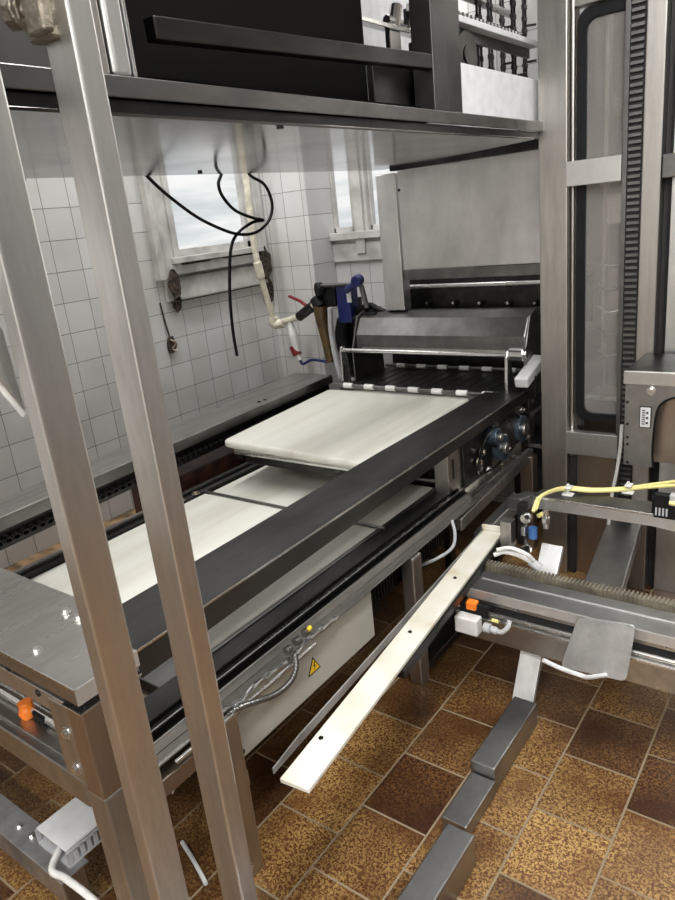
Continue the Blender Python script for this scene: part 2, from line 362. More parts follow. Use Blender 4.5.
# rail along the wall
a0, a1 = at(180, 422, 'z', ZT), at(284, 377, 'z', ZT); b0, b1 = at(180, 440, 'z', ZT), at(322, 379, 'z', ZT)
def ext(p, q, y): return p+(q-p)*((y-p.y)/(q.y-p.y))
wf = [ext(a0, a1, .78), ext(a0, a1, 2.95), ext(b0, b1, 2.95), ext(b0, b1, .78)]
bm = prism(new(), wf, (0, 0, -.004)); wr = obj('wall_side_rail', bm, 'steelx', fr, .001)
bm = new(); prism(bm, [wf[3]+Vector((0, 0, -.004)), wf[2]+Vector((0, 0, -.004)), wf[2]+Vector((.0, 0, -.045)), wf[3]+Vector((.0, 0, -.045))], (-.004, 0, 0))
obj('rail_flange', bm, 'dull', wr, .001)
bm = new(); prism(bm, [wf[3]+Vector((-.03, 0, -.045)), wf[2]+Vector((-.03, 0, -.045)), wf[2]+Vector((-.03, 0, -.12)), wf[3]+Vector((-.03, 0, -.12))], (-.03, 0, 0))
obj('under_rail', bm, 'dark', wr, .001)
# roller chain strip under wall rail
bm = new(); n = 60
for i in range(n):
    y = .85+i*.032; t = (y-.78)/(2.95-.78); p = wf[3].lerp(wf[2], t)
    cyl(bm, (p.x-.022, y, ZT-.085), (p.x+.004, y, ZT-.085), .0095, 8)
    box(bm, p.x-.004, p.x+.004, y-.013, y+.013, ZT-.091, ZT-.079)
o = obj('roller_chain', bm, 'black', wr, 0); o['kind'] = 'stuff'
for px, py in ((259, 402), (265, 400)):
    p = at(px, py, 'z', ZT); obj('cap_screw', bolt(new(), p, (0, 0, 1), .007, .005), 'dark', wr, .0)
# end beams + corner
bm = new(); box(bm, -2.62, -1.19, YE+.004, YE+.03, .70, .745)
ub = obj('upper_beam', bm, 'plate', fr)
for px, py in ((38, 693), (8, 668)):
    p = at(px, py, 'y', YE+.003); obj('bolt_hole', cyl(new(), (p.x, YE+.0045, p.z), (p.x, YE+.001, p.z), .008, 14), 'black', ub, 0)
bm = new(); box(bm, -2.62, -1.20, YE, YE+.02, .478, .548); box(bm, -2.62, -1.18, YE+.02, YE+.11, .538, .55)
obj('lower_beam', bm, 'steelx', fr, .004)
bm = new(); box(bm, -2.62, -1.25, YE+.11, YE+.13, .55, .60); tube(bm, [(-2.6, YE+.07, .565), (-1.26, YE+.07, .565)], .014, 10, False)
obj('inner_channel', bm, 'bright', fr, .003)
bm = new(); box(bm, -1.262, -1.19, YE+.002, YE+.007, .535, .735)
br = obj('corner_bracket', bm, 'steel', fr)
for z in (.665, .575): obj('bracket_bolt', bolt(new(), (-1.215, YE+.002, z), (0, -1, 0), .010, .009), 'bright', br, .001)
bm = new(); box(bm, -1.19, -1.134, YE, .655, .53, .742)
cb = obj('corner_box', bm, 'cooper', fr, .004)
obj('corner_cap', box(new(), -1.195, -1.13, YE-.004, .70, .744, .748), 'bright', cb, .0005)
obj('corner_seam', box(new(), -1.136, -1.1325, .665, .69, .53, .75), 'steel', cb, .001)
for (x0, x1, y0_, y1_) in ((-1.2, -1.134, YE+.002, .625), (-2.56, -2.495, YE+.002, .625)):
    obj('leg', box(new(), x0, x1, y0_, y1_, 0, .530), 'steel', fr, .005)
# orange cap and valve inside the end channel
p = at(31, 719, 'y', YE+.06)
t = thing('valve_actuator', 'small black valve with ribbed orange cap inside the left end beam', 'valve', (p.x, p.y, .55))
bm2 = new(); tube(bm2, [(p.x+.004, p.y, p.z-.038), (p.x, p.y, p.z), (p.x-.008, p.y, p.z+.048)], lambda s: .024+.003*math.sin(s*19)-.006*s, 18)
obj('cap', bm2, 'orange', t, .001, True)
obj('valve_body', box(new(), p.x+.022, p.x+.075, p.y-.005, p.y+.03, p.z-.02, p.z+.035), 'rubber', t, .004)
obj('valve_stem', cyl(new(), (p.x+.004, p.y, .552), (p.x+.004, p.y, p.z-.033), .014), 'rubber', t, .001, True)
obj('valve_lead', tube(new(), [(p.x+.04, p.y-.01, p.z-.01), (p.x+.07, p.y-.015, p.z-.03), (p.x+.11, p.y-.01, p.z-.045)], .007, 8), 'rubber', t, 0, True)

# ------------------------------------------------------------------ lower conveyor
lc = thing('lower_belt_conveyor', 'long low conveyor with wide white belt and black side rails under the dark steel rail', 'conveyor', (-1.72, 1.6, 0))
ZB = .55
bm = new(); box(bm, -2.185, -1.305, .99, 1.835, ZB-.03, ZB)
obj('belt', bm, 'belt', lc, .006)
bm = new(); box(bm, -2.175, -1.305, 1.845, 2.26, ZB-.03, ZB-.003)
lab(obj('belt', bm, 'belt', lc, .006), 'rear belt section beyond the thin cross rod')
bm = new(); cyl(bm, (-2.21, 1.838, ZB+.006), (-1.27, 1.838, ZB+.006), .006, 10); obj('cross_rod', bm, 'dull', lc, 0, True)
bm = new(); box(bm, -2.2, -1.27, 2.28, 2.40, ZB-.06, ZB+.005); box(bm, -2.2, -1.27, 2.30, 2.33, ZB+.005, ZB+.045)
obj('end_crossbar', bm, 'dark', lc, .003)
bm = new(); cyl(bm, (-2.2, 2.35, ZB+.03), (-1.28, 2.35, ZB+.03), .016); cyl(bm, (-2.2, 2.27, ZB+.02), (-1.28, 2.27, ZB+.02), .008)
obj('end_roller', bm, 'steelx', lc, 0, True)
# near rail, stepped profile
bm = new(); box(bm, -1.30, -1.215, .66, 2.29, ZB-.055, ZB+.004); obj('near_side_rail', bm, 'dark', lc, .003)
bm = new(); box(bm, -1.214, -1.165, .66, 2.29, ZB-.06, ZB-.015); box(bm, -1.19, -1.185, .66, 2.29, ZB-.015, ZB+.002); obj('near_channel', bm, 'dark', lc, .003)
bm = new(); box(bm, -1.164, -1.158, .66, 2.29, ZB-.034, ZB-.003); box(bm, -1.158, -1.125, .66, 2.29, ZB-.038, ZB-.033); obj('near_angle', bm, 'steelx', lc, .002)
for xx, zz, w_ in ((-1.2135, ZB-.0145, .003), (-1.1655, ZB-.0145, .003), (-1.1875, ZB+.0025, .002)): obj('edge_glint', box(new(), xx-w_/2, xx+w_/2, .70, 2.29, zz, zz+.002), 'bright', lc, 0)  # thin bright strips painted as glints on the dark rail's edges
bm = new(); box(bm, -1.29, -1.28, .9, 2.28, ZB+.004, ZB+.007); obj('rail_seam', bm, 'dull', lc, 0)
# far rail
bm = new(); box(bm, -2.22, -2.19, .78, 2.44, ZB-.05, ZB+.008); obj('far_side_rail', bm, 'black', lc, .003)
bm = new(); box(bm, -2.30, -2.235, .78, 2.46, ZB-.04, ZB+.0); box(bm, -2.238, -2.232, .78, 2.46, ZB, ZB+.022); obj('far_angle', bm, 'steelx', lc, .002)
for y in (1.80, 1.72): obj('rail_bolt', bolt(new(), (-2.205, y, ZB+.008), (0, 0, 1), .012, .008), 'cooper', lc, .001)
obj('front_cross_member', box(new(), -2.22, -1.216, .80, .86, .43, .50), 'cooper', lc, .003)
obj('nose_plate', box(new(), -2.185, -1.305, .86, .985, ZB-.05, ZB-.02), 'dull', lc, .003)
# pneumatic hose & foil-wrapped cable along the near angle
def on(px, py, x): return at(px, py, 'x', x)
bm = new(); r2 = random.Random(9)
pts = [(-1.118+r2.uniform(-.004, .004), .80+i*.045, ZB-.024+r2.uniform(-.006, .006)) for i in range(13)]
tube(bm, pts, lambda s: .0065+.002*math.sin(s*60), 8, k=5); obj('wrapped_cable', bm, 'bright', lc, 0, True)
bm = new(); tube(bm, [(-1.112, .72, ZB-.044), (-1.110, 1.0, ZB-.044), (-1.112, 1.22, ZB-.042)], .006, 10); obj('air_pipe', bm, 'bright', lc, 0, True)
bm = new()
for px, py in ((297, 641), (288, 650), (306, 632)):
    p = on(px, py, -1.11); obj('cable_gland', cyl(new(), p-Vector((0, .009, 0)), p+Vector((0, .009, 0)), .012, 10), 'dull', lc, .001, True)
p = on(308, 630, -1.10); obj('yellow_tag', cyl(new(), p, p+Vector((0, .012, .003)), .006, 10), 'ywarn', lc, 0)
hp = [on(295, 655, -1.105), on(296, 668, -1.085), on(290, 682, -1.08), on(276, 694, -1.08), on(258, 701, -1.085), on(240, 707, -1.10), on(226, 716, -1.13)]
bm = new(); tube(bm, hp, lambda s: .008+.0006*math.sin(s*330), 10, k=22); obj('flexible_conduit', bm, 'dull', lc, 0, True)
# grey electrical panel
bm = new(); pl = [on(243, 690, -1.15), on(375, 588, -1.15), on(376, 641, -1.15), on(250, 757, -1.15)]
ya, yb = pl[3].y-.06, pl[2].y
bm = new(); box(bm, -1.30, -1.15, ya, yb, .325, .511)
pn = obj('electrical_box', bm, 'panelgrey', lc, .004)
c = at(313.5, 665, 'x', -1.149); s = .028
bm = prism(new(), [(-1.149, c.y-s, c.z-s*.8), (-1.149, c.y+s, c.z-s*.8), (-1.149, c.y, c.z+s*.95)], (.0012, 0, 0)); sg = obj('warning_sign', bm, 'black', pn, 0)
k = .80; bm = prism(new(), [(-1.1476, c.y-s*k, c.z-s*.8*k-.0005), (-1.1476, c.y+s*k, c.z-s*.8*k-.0005), (-1.1476, c.y, c.z+s*.95*k-.0015)], (.0008, 0, 0)); sg2 = obj('warning_sign_face', bm, 'ywarn', pn, 0)
z = [(.003, .014), (-.004, .0), (.001, .0), (-.003, -.014), (.005, .002), (.0005, .002), (.006, .014)]
bm = prism(new(), [(-1.1467, c.y+a*1.1, c.z-.002+b_*1.0) for a, b_ in z], (.0006, 0, 0)); obj('lightning_symbol', bm, 'black', pn, 0)
p = on(259, 751, -1.149); obj('screw', bolt(new(), (-1.15, ya+.04, .345), (1, 0, 0), .005, .004), 'dark', pn, 0)
bm = new()
for i in range(30): box(bm, -1.19, -1.182, 1.56+i*.018, 1.57+i*.018, .40, .46)
box(bm, -1.21, -1.19, 1.555, 2.1, .395, .465); obj('cable_duct', bm, 'dark', lc, .0)
# legs
for (x0, x1, y0_, y1_, zt) in ((-1.172, -1.120, .868, .922, .505), (-1.172, -1.12, 1.765, 1.822, .505), (-2.28, -2.23, .87, .92, .50), (-2.28, -2.23, 1.78, 1.83, .50)):
    lg = obj('leg', box(new(), x0, x1, y0_, y1_, .0, zt), 'steel', lc, .006)
    if x0 > -2 and y0_ < 1: obj('foot_bolt', bolt(new(), (x1-.0, y0_+.006, .04), (1, 0, 0), .008, .008), 'bright', lg, .001)
bm = new(); tube(bm, [(-1.146, .872, .41), (-1.118, .885, .40), (-1.116, .90, .44)], .004); 
bm.free()
bm = new(); box(bm, -1.165, -1.13, 1.825, 2.55, .02, .05); box(bm, -1.16, -1.155, 1.825, 2.55, .05, .17); box(bm, -1.165, -1.13, 1.825, 2.55, .16, .175)
obj('low_rail', bm, 'dark', lc, .002)
bm = new(); beam(bm, (-1.15, .93, .26), (-2.25, 1.0, .24), .035, .05); obj('cross_brace', bm, 'steel', lc, .003)
obj('corner_rail', box(new(), -1.17, -1.125, .66, .867, .43, .475), 'cooper', lc, .003)
# frame at far end carrying the gearbox
bm = new(); beam(bm, (-1.14, 2.12, .475), (-1.19, 2.95, .475), .04, .05); obj('end_frame_rail', bm, 'steel', lc, .004)
obj('end_leg', box(new(), -1.215, -1.155, 2.90, 2.96, 0, .475), 'cooper', lc, .004)
# hose hanging near the second leg
bm = new(); tube(bm, [on(452, 520, -1.12), on(455, 535, -1.10), on(452, 548, -1.10), on(438, 558, -1.12), on(420, 566, -1.2)], .006, 8); tag(obj('drain_hose', bm, 'duct', None, 0, True), 'grey hose looping under the rail beside the second conveyor leg', 'hose')

# ------------------------------------------------------------------ upper white belt
ZU = .76
pts = [at(222, 440, 'z', ZU), at(352, 461, 'z', ZU), at(466, 393, 'z', ZU), at(328, 389, 'z', ZU)]
pts[1] = pts[1]+(pts[1]-pts[0]).normalized()*.05; pts[2] = pts[2]+(pts[2]-pts[3]).normalized()*.05
ub = thing('upper_belt_table', 'short raised white belt table with rounded nose above the lower belt', 'conveyor', (-1.75, 2.4, .60))
cx = sum((p for p in pts), Vector())/4
# rounded polygon outline
def rounded(pts, r, n=5):
    out = []
    for i, p in enumerate(pts):
        a = (pts[i-1]-p).normalized(); b = (pts[(i+1) % len(pts)]-p).normalized()
        p0, p1 = p+a*r, p+b*r
        for j in range(n+1):
            s = j/n; out.append((p0*(1-s)+p*s)*(1-s)+(p*(1-s)+p1*s)*s)
    return out
bm = prism(new(), rounded(pts, .03), (0, 0, -.035)); b = obj('belt', bm, 'belt', ub, .014); b.modifiers['bevel'].segments = 4; b.modifiers['bevel'].angle_limit = .9
for p in b.data.polygons: p.use_smooth = True
x0_, x1_ = pts[0].x+.05, pts[1].x-.02; yb0 = pts[0].y
bm = new(); box(bm, x0_, x1_, yb0+.07, yb0+.12, ZU-.12, ZU-.036); box(bm, x0_-.03, x0_, yb0+.05, 2.75, ZU-.10, ZU-.036); box(bm, x1_, x1_+.03, yb0+.05, 2.75, ZU-.10, ZU-.036)
obj('belt_frame', bm, 'dark', ub, .003)
bm = new(); cyl(bm, (x0_-.02, yb0+.14, ZU-.11), (x1_, yb0+.14, ZU-.11), .014); cyl(bm, (x0_-.02, yb0+.04, ZU-.06), (x1_, yb0+.04, ZU-.06), .012)
obj('return_roller', bm, 'bright', ub, 0, True)
obj('support', box(new(), x0_-.04, x0_, 2.47, 2.53, 0, ZU-.1), 'dark', ub, .002); obj('support', box(new(), x1_, x1_+.03, 2.5, 2.55, 0, ZU-.10), 'dark', ub, .002)
# red primed machine bed visible between wall rail and lower belt
bm = new(); box(bm, -2.60, -2.33, 1.75, 2.9, .40, .60); box(bm, -2.60, -2.56, 1.8, 1.86, 0, .40); box(bm, -2.60, -2.56, 2.8, 2.86, 0, .40)
tag(obj('gear_cover', bm, 'redmetal', None, .02), 'dark red machine cover between the wall side rail and the white belts', 'machine cover')

# ------------------------------------------------------------------ drive side plate with gears (far end of the near rail)
gp = thing('drive_gear_unit', 'greasy blue chain drive on steel side plate below the far end of dark rail', 'gear drive', (-1.24, 2.6, .50))
XG = -1.215
bm = new(); box(bm, XG-.06, XG, 2.21, 2.92, .50, .755); obj('side_plate', bm, 'steel', gp, .003)
p = on(441, 471, XG); bm = new(); box(bm, XG, XG+.002, 2.245, 2.258, .60, .68); obj('slot', bm, 'black', gp, 0)
bm = new(); box(bm, XG, XG+.012, 2.32, 2.58, .53, .74); gb = obj('gear_guard', bm, 'dark', gp, .004)
bm = new(); box(bm, XG+.012, XG+.03, 2.60, 2.80, .56, .75); obj('bearing_block', bm, 'dull', gp, .01)
def disc(c, r, t, mat, name, par, seg=24, b=.003):
    return obj(name, cyl(new(), c, c+Vector((t, 0, 0)), r, seg), mat, par, b, False)
gm = plain('greasy_blue_steel', (.05, .075, .10), .35, .4, .3, 40); M['gblue'] = gm
for (px, py, r, t) in ((497, 447, .055, .035), (516, 428, .06, .035), (489, 436, .035, .045)):
    c = on(px, py, XG+.012); disc(c, r, t, 'gblue', 'sprocket', gp)
    disc(c+Vector((t, 0, 0)), r*.45, .014, 'steel', 'hub', gp, 12, .002)
for i, (px, py) in enumerate(((481, 452), (488, 470), (500, 462), (503, 436), (478, 462), (494, 425), (507, 449), (521, 410), (526, 436))):
    c = on(px, py, XG+.02); obj('drive_bolt', bolt(new(), c, (1, 0, 0), .012, .018), 'steel' if i % 2 else 'cooper', gp, .001)
bm = new(); pts = []
for px, py in ((478, 470), (485, 440), (500, 425), (516, 415), (524, 430), (512, 448), (496, 466), (481, 474)):
    pts.append(on(px, py, XG+.035))
tube(bm, pts+[pts[0]], .006, 6); obj('drive_chain', bm, 'dark', gp, 0, True)
bm = new(); box(bm, XG-.01, XG+.03, 2.12, 2.93, .495, .507); obj('bottom_flange', bm, 'bright', gp, .001)
# far side guide brackets behind the rail end
bm = new(); beam(bm, (-1.19, 2.95, .66), (-1.10, 3.25, .74), .02, .02); box(bm, -1.22, -1.05, 2.96, 3.3, .50, .52); box(bm, -1.25, -1.2, 2.98, 3.05, .5, .75); tag(obj('outfeed_shelf', bm, 'dull', None, .002), 'small steel shelf bracket between the gear drive and the tall post', 'bracket')

# ------------------------------------------------------------------ sheeter with slat bed and guard
ZS = .775
sh = thing('dough_sheeter', 'grey guarded roller unit over dark slatted bed behind raised white belt', 'machine', (-1.65, 3.0, 0))
f0, f1 = at(334, 386, 'z', ZS), at(488, 398, 'z', ZS)
r0, r1 = at(390, 357, 'z', ZS), at(515, 363, 'z', ZS)
yf, yr = (f0.y+f1.y)/2, YR-.03
bm = new(); box(bm, -2.16, -1.20, yf+.02, yr, ZS-.05, ZS); bed = obj('slat_bed', bm, 'dull', sh, .002)
bm = new()
for i in range(15):
    x = -2.13+i*.064; box(bm, x, x+.004, yf+.03, yr-.02, ZS, ZS+.003)
obj('slat_rib', bm, 'dull', bed, 0)['kind'] = 'stuff'
def rodseg(y, z, x0, x1, n, r):
    bm = new(); cyl(bm, (x0-.04, y, z), (x1+.04, y, z), r*.7, 12); o = obj('idler_rod', bm, 'dull', sh, 0, True)
    L = (x1-x0)/n
    for i in range(n):
        a = x0+L*(i+.26); obj('white_sleeve', cyl(new(), (a, y, z), (a+L*.42, y, z), r, 14), 'white', o, .002, True)
rodseg(yf, ZS+.012, -2.15, -1.25, 7, .0135)
rodseg(yr-.10, ZS+.02, -2.1, -1.2, 7, .012)
YG = 2.95
# guard: faceted cover
tl, tr = at(357, 319, 'y', YG+.10), at(527, 319, 'y', YG+.10)
prof = [(0, .945), (.0, 1.02), (.05, 1.10), (.13, 1.125), (.24, 1.115), (.25, .95), (.15, .90)]
xg0, xg1 = -2.12, -1.20
bm = prism(new(), [(xg0, YG+a, b_) for a, b_ in prof], (xg1-xg0, 0, 0)); g = obj('guard_cover', bm, 'dull', sh, .006)
bm = new(); box(bm, xg0+.04, xg1-.06, YG-.003, YG+.0, .948, .958); obj('guard_lip', bm, 'steelx', g, .0)
for x in (xg0-.012, xg1+.002):
    bm = prism(new(), [(x, YG-.03+a*1.1, b_) for a, b_ in ((0, ZS), (0, .95), (.02, 1.0), (.06, 1.11), (.14, 1.135), (.24, 1.12), (.26, ZS))], (.010, 0, 0)); obj('end_plate', bm, 'dull', sh, .003)
YRD = 2.87
bm = new(); cyl(bm, (-2.16, YRD, .955), (-1.17, YRD, .955), .011, 14); obj('cross_shaft', bm, 'bright', sh, 0, True)
for x in (-2.16, -1.255):
    bm = prism(new(), [(x, YRD-.03, ZS-.02), (x, YRD-.022, .95), (x, YRD-.012, .975), (x, YRD+.012, .975), (x, YRD+.022, .95), (x, YRD+.05, ZS-.02)], (.014, 0, 0)); obj('shaft_arm', bm, 'bright', sh, .004)
bm = new(); cyl(bm, (-1.232, YRD-.01, .962), (-1.165, YRD-.01, .962), .030, 20); cyl(bm, (-1.165, YRD-.01, .962), (-1.155, YRD-.01, .962), .018, 20); obj('hand_knob', bm, 'bright', sh, .003)
bm = new(); beam(bm, (-1.165, YRD-.06, .845), (-1.165, YRD+.16, .905), .06, .045); obj('clamp_block', bm, 'lightgrey', sh, .006)
bm = new(); box(bm, -1.22, -1.10, YRD+.02, YRD+.03, ZS-.02, .80); box(bm, -2.13, -2.10, 2.92, 3.3, 0, ZS-.05); box(bm, -1.28, -1.25, 2.98, 3.3, 0, ZS-.05); bm.free()
obj('mount_plate', box(new(), -1.22, -1.13, YRD+.02, YRD+.03, ZS-.02, .86), 'dark', sh, .002)
obj('stand', box(new(), -2.13, -2.10, 2.92, 3.3, 0, ZS-.05), 'dark', sh, .003)
obj('stand', box(new(), -1.28, -1.25, 2.98, 3.3, 0, ZS-.05), 'dark', sh, .003)
obj('dark_backdrop', box(new(), -2.16, -1.10, YR-.025, YR-.012, ZS-.05, 1.0), 'dark', sh, .001)  # dark sheet added for the deep shade behind the bed
# rear rail assembly, dark, with knobs
YB = 3.20
rr_ = thing('rear_guide_bar', 'dark rear bar with row of small knobs under the large steel panel', 'machine bar', (-1.6, YB, 1.0))
zb = at(470, 303, 'y', YB).z
bm = new(); box(bm, -1.98, -1.0, YB+.04, YB+.06, zb-.10, zb+.12); pl_ = obj('backing_plate', bm, 'dark', rr_, .002)
bm = new(); q = at(405, 287, 'y', YB); q2 = at(540, 284, 'y', YB); cyl(bm, q, (q2.x+.15, YB, q.z), .011, 12); cyl(bm, at(385, 311, 'y', YB-.05), (q2.x+.15, YB-.05, at(385, 311, 'y', YB-.05).z), .009, 12); obj('polished_rod', bm, 'bright', rr_, 0, True)
bm = prism(new(), [(-2.05, YB-.02, zb-.12), (-2.02, YB-.02, zb+.07), (-1.995, YB-.02, zb+.10), (-1.97, YB-.02, zb+.07), (-1.96, YB-.02, zb-.12)], (0, .07, 0)); obj('rod_bracket', bm, 'dark', rr_, .004)
for px in (430, 456, 482, 510, 537):
    c = at(px, 302, 'y', YB+.04); bm = new(); cyl(bm, c, c-Vector((0, .03, 0)), .013, 12); cyl(bm, c+Vector((0, -.02, -.012)), c+Vector((0, -.02, -.035)), .008, 10); obj('knob', bm, 'rubber' , pl_, .002)
    c2 = c+Vector((0, -.03, 0)); obj('knob_tip', cyl(new(), c2, c2-Vector((0, .006, 0)), .007, 10), 'bright', pl_, 0)

# ------------------------------------------------------------------ big steel panel behind
YP = 3.06
bp = thing('enclosure_panel', 'large smooth pale steel panel hanging behind the roller unit', 'steel panel', (-1.5, YP, 0))
a = at(397, 172, 'y', YP); b_ = at(540, 152, 'y', YP); c = at(403, 270, 'y', YP)
bm = new(); box(bm, a.x, -.99, YP, YP+.012, c.z, a.z+.004); obj('panel', bm, 'plate', bp, .002)
obj('panel_foot', box(new(), a.x, -.99, YP-.004, YP+.02, c.z-.05, c.z), 'dull', bp, .002)
obj('corner_column', box(new(), at(378, 200, 'y', YP).x, a.x-.006, YP-.01, YP+.06, 1.128, 1.78), 'plate', bp, .004)
for z in (1.70, 1.30): obj('rivet', bolt(new(), (a.x+.004, YP, z), (0, -1, 0), .005, .003), 'dark', bp, 0)
# ------------------------------------------------------------------ blue pump / lubricator at the back left
YH = 3.02
hu = thing('lubricator_unit', 'blue and black pump block with amber oil cup by the tiled pilaster', 'pump', (-2.3, YH, ZT))
def Y(px, py, d=0): return at(px, py, 'y', YH+d)
def tube_px(name, L, r, mat, par, d=0, seg=10): return obj(name, tube(new(), [Y(x, y, d) for x, y in L], r, seg), mat, par, 0, True)
a, b_ = Y(335, 285), Y(352, 323)
obj('pump_block', box(new(), a.x, b_.x, YH, YH+.08, b_.z, a.z), 'blue', hu, .006)
a, b_ = Y(318, 287), Y(336.5, 307); obj('black_head', box(new(), a.x, b_.x-.003, YH+.0, YH+.07, b_.z, a.z), 'rubber', hu, .012)
obj('top_rod', tube(new(), [Y(318, 286, -.01), Y(352, 284, -.01)], .010, 10, False), 'dull', hu, 0, True)
obj('oil_cup', tube(new(), [Y(321, 306), Y(322, 318), Y(327, 340), Y(331, 362)], lambda s: .044-.018*s, 18), 'amber', hu, 0, True)
obj('cup_collar', tube(new(), [Y(314.5, 298, -.01), Y(321, 307, -.01)], .032, 14, False), 'rubber', hu, .004)
c = Y(316, 290, -.02); obj('round_cap', cyl(new(), c, c+Vector((.02, .03, 0)), .038, 20), 'rubber', hu, .004)
obj('blue_arm', tube(new(), [Y(346, 291, -.02), Y(358, 281, -.02)], .018, 12, False), 'blue', hu, .003)
obj('blue_knob', tube(new(), [Y(355, 282, -.05), Y(360, 279, -.0)], .030, 16, False), 'blue', hu, .008)
tube_px('black_hose', [(344, 320), (342, 335), (346, 355), (350, 372)], .040, 'rubber', hu, .06, 14)
tube_px('grey_hose', [(330, 308), (331, 330), (335, 355), (341, 378)], .014, 'duct', hu, -.05)
tube_px('brown_rod', [(361, 285), (364, 296), (367, 308)], .014, 'dull', hu, .02)
tube_px('black_lever', [(352, 312), (362, 309), (370, 306), (378, 309), (392, 314)], lambda s: .026-.014*s, 'rubber', hu, .06)
tube_px('black_lever', [(354, 319), (364, 315), (376, 314)], .012, 'rubber', hu, .02)
a = Y(346, 289, -.002); obj('name_plate', box(new(), a.x, a.x+.028, YH-.002, YH, a.z-.07, a.z), 'lightgrey', hu, 0)
obj('mount_bracket', box(new(), Y(334, 320).x, Y(352, 320).x, YH+.08, YH+.11, ZT-.05, Y(334, 300).z), 'dark', hu, .003)
# pipes with red valve
pv = thing('water_pipe', 'cream painted vertical pipe in tiled corner ending in red lever valve', 'pipe', (-2.72, 2.98, .98))
def Z(px, py, x=-2.72): return at(px, py, 'x', x)
pp = [Z(243, 150), Z(250, 215), Z(258, 265), Z(274, 322)]
obj('riser', tube(new(), pp, .017, 12), 'cream', pv, 0, True)
bm = new(); tube(bm, [Z(257, 262), Z(261, 278)], .024, 12, False); obj('coupling', bm, 'cream', pv, .003, True)
e = Z(274, 324); obj('elbow', tube(new(), [Z(273, 317), e+Vector((0, 0, 0)), e+Vector((.05, .03, .0))], .027, 12), 'cream', pv, .002, True)
def W(px, py): return at(px, py, 'y', YH)
e2 = W(283, 322)
obj('branch_pipe', tube(new(), [e+Vector((.03, .01, 0)), e2, W(300, 316), W(314, 305)], .018, 12), 'cream', pv, 0, True)
obj('valve_body', tube(new(), [W(299, 317), W(313, 306)], .028, 10, False), 'dark', pv, .002)
bm = new(); beam(bm, W(311, 309), W(300, 301), .02, .012); beam(bm, W(300, 301), W(289, 296), .022, .012); obj('valve_lever', bm, 'red', pv, .003)
tg = Y(295, 335)
bm = new(); tube(bm, [W(290, 322), W(293, 335), W(297, 350), W(300, 360)], lambda s: .014+.012*math.sin(min(1, s*1.3)*math.pi), 14); obj('filter_bottle', bm, 'white', pv, 0, True)
bm = new(); tube(bm, [W(293.5, 346), W(297.5, 355)], .0262, 14, False); obj('red_band', bm, 'red', pv, .001, True)
obj('blue_tube', tube(new(), [W(299, 358), W(303, 364), W(312, 360), W(328, 362)], .008, 8), 'blue', pv, 0, True)
# dangling black cable
XCB = -1.994
def K(x, y): return at(130+x/4.09, 170+y/4.09, 'x', XCB)
bm = new(); tube(bm, [K(40, -60), K(60, 5), K(75, 30), K(150, 100), K(270, 190), K(370, 240), K(440, 262), K(500, 260), K(545, 235), K(575, 190), K(580, 130), K(550, 60), K(490, 20), K(465, -40)], .0062, 8)
tube(bm, [K(395, -40), K(372, 22), K(362, 60), K(380, 110), K(430, 165), K(500, 195), K(545, 205), K(500, 215), K(440, 260), K(412, 330), K(408, 500), K(420, 650), K(438, 760)], .0062, 8)
tag(obj('loose_cable', bm, 'rubber', None, 0, True), 'loose black cable looping down from the overhead cabinet in front of window', 'cable')

# ------------------------------------------------------------------ overhead cabinet
oc = thing('overhead_cabinet', 'large dark steel overhead cabinet with open framed side above the conveyors', 'cabinet', (-1.5, 1.6, 1.80))
XN = -1.04; XF = -1.955
n0 = Vector((XN, -.6, 1.80)); 
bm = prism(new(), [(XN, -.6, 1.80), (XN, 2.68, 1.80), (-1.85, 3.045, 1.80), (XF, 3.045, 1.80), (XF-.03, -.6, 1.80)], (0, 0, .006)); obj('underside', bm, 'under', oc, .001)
bm = new(); box(bm, XN, XN+.006, -.6, 2.86, 1.828, 1.862); box(bm, XN-.03, XN, -.6, 2.86, 1.856, 1.862); obj('sill_beam', bm, 'dull', oc, .002)
bm = new(); box(bm, XN-.03, XN-.008, -.6, 2.86, 1.806, 1.828); obj('sill_recess', bm, 'dark', oc, .001)
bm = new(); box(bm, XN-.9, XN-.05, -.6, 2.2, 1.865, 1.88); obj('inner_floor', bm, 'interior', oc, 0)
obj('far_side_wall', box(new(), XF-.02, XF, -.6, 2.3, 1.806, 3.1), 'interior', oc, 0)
obj('cabinet_top', box(new(), XF, XN, -.6, 2.3, 3.08, 3.1), 'dull', oc, 0)
obj('near_side_wall', box(new(), XF, XN, -.62, -.6, 1.806, 3.1), 'dull', oc, 0)
obj('gap_shade', box(new(), -1.87, -.985, 3.0, 3.05, 1.785, 1.84), 'dark', oc, .002)  # dark strip filling the gap under the cabinet, shade put into colour
# mid beam, inner wall, posts
p0, p1 = at(150, 29, 'x', XN-.02), at(432, 63, 'x', XN-.02)
bm = new(); beam(bm, p0, p1, .03, .038); obj('middle_beam', bm, 'dark', oc, .003)
q0, q1 = at(60, 0, 'x', XN), at(130, 0, 'x', XN)
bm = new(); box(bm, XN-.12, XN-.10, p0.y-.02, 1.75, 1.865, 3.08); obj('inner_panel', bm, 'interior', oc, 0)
bm = new(); box(bm, XN-.10, XN-.08, 1.75, 2.04, 1.865, at(400, 62, 'x', XN-.09).z); obj('lower_side_panel', bm, 'bar', oc, .001)
pw0, pw1, pw2 = at(434, 60, 'x', XN).y, at(449, 60, 'x', XN).y, at(467, 60, 'x', XN).y
obj('upright', box(new(), XN-.07, XN-.002, pw0, pw1-.01, 1.862, 3.1), 'bar', oc, .003)
obj('upright', box(new(), XN-.09, XN-.02, pw1, pw2, 1.862, 3.1), 'bar', oc, .003)
u0, u1 = at(420, 20, 'x', XN-.09).y, at(431, 20, 'x', XN-.09).y
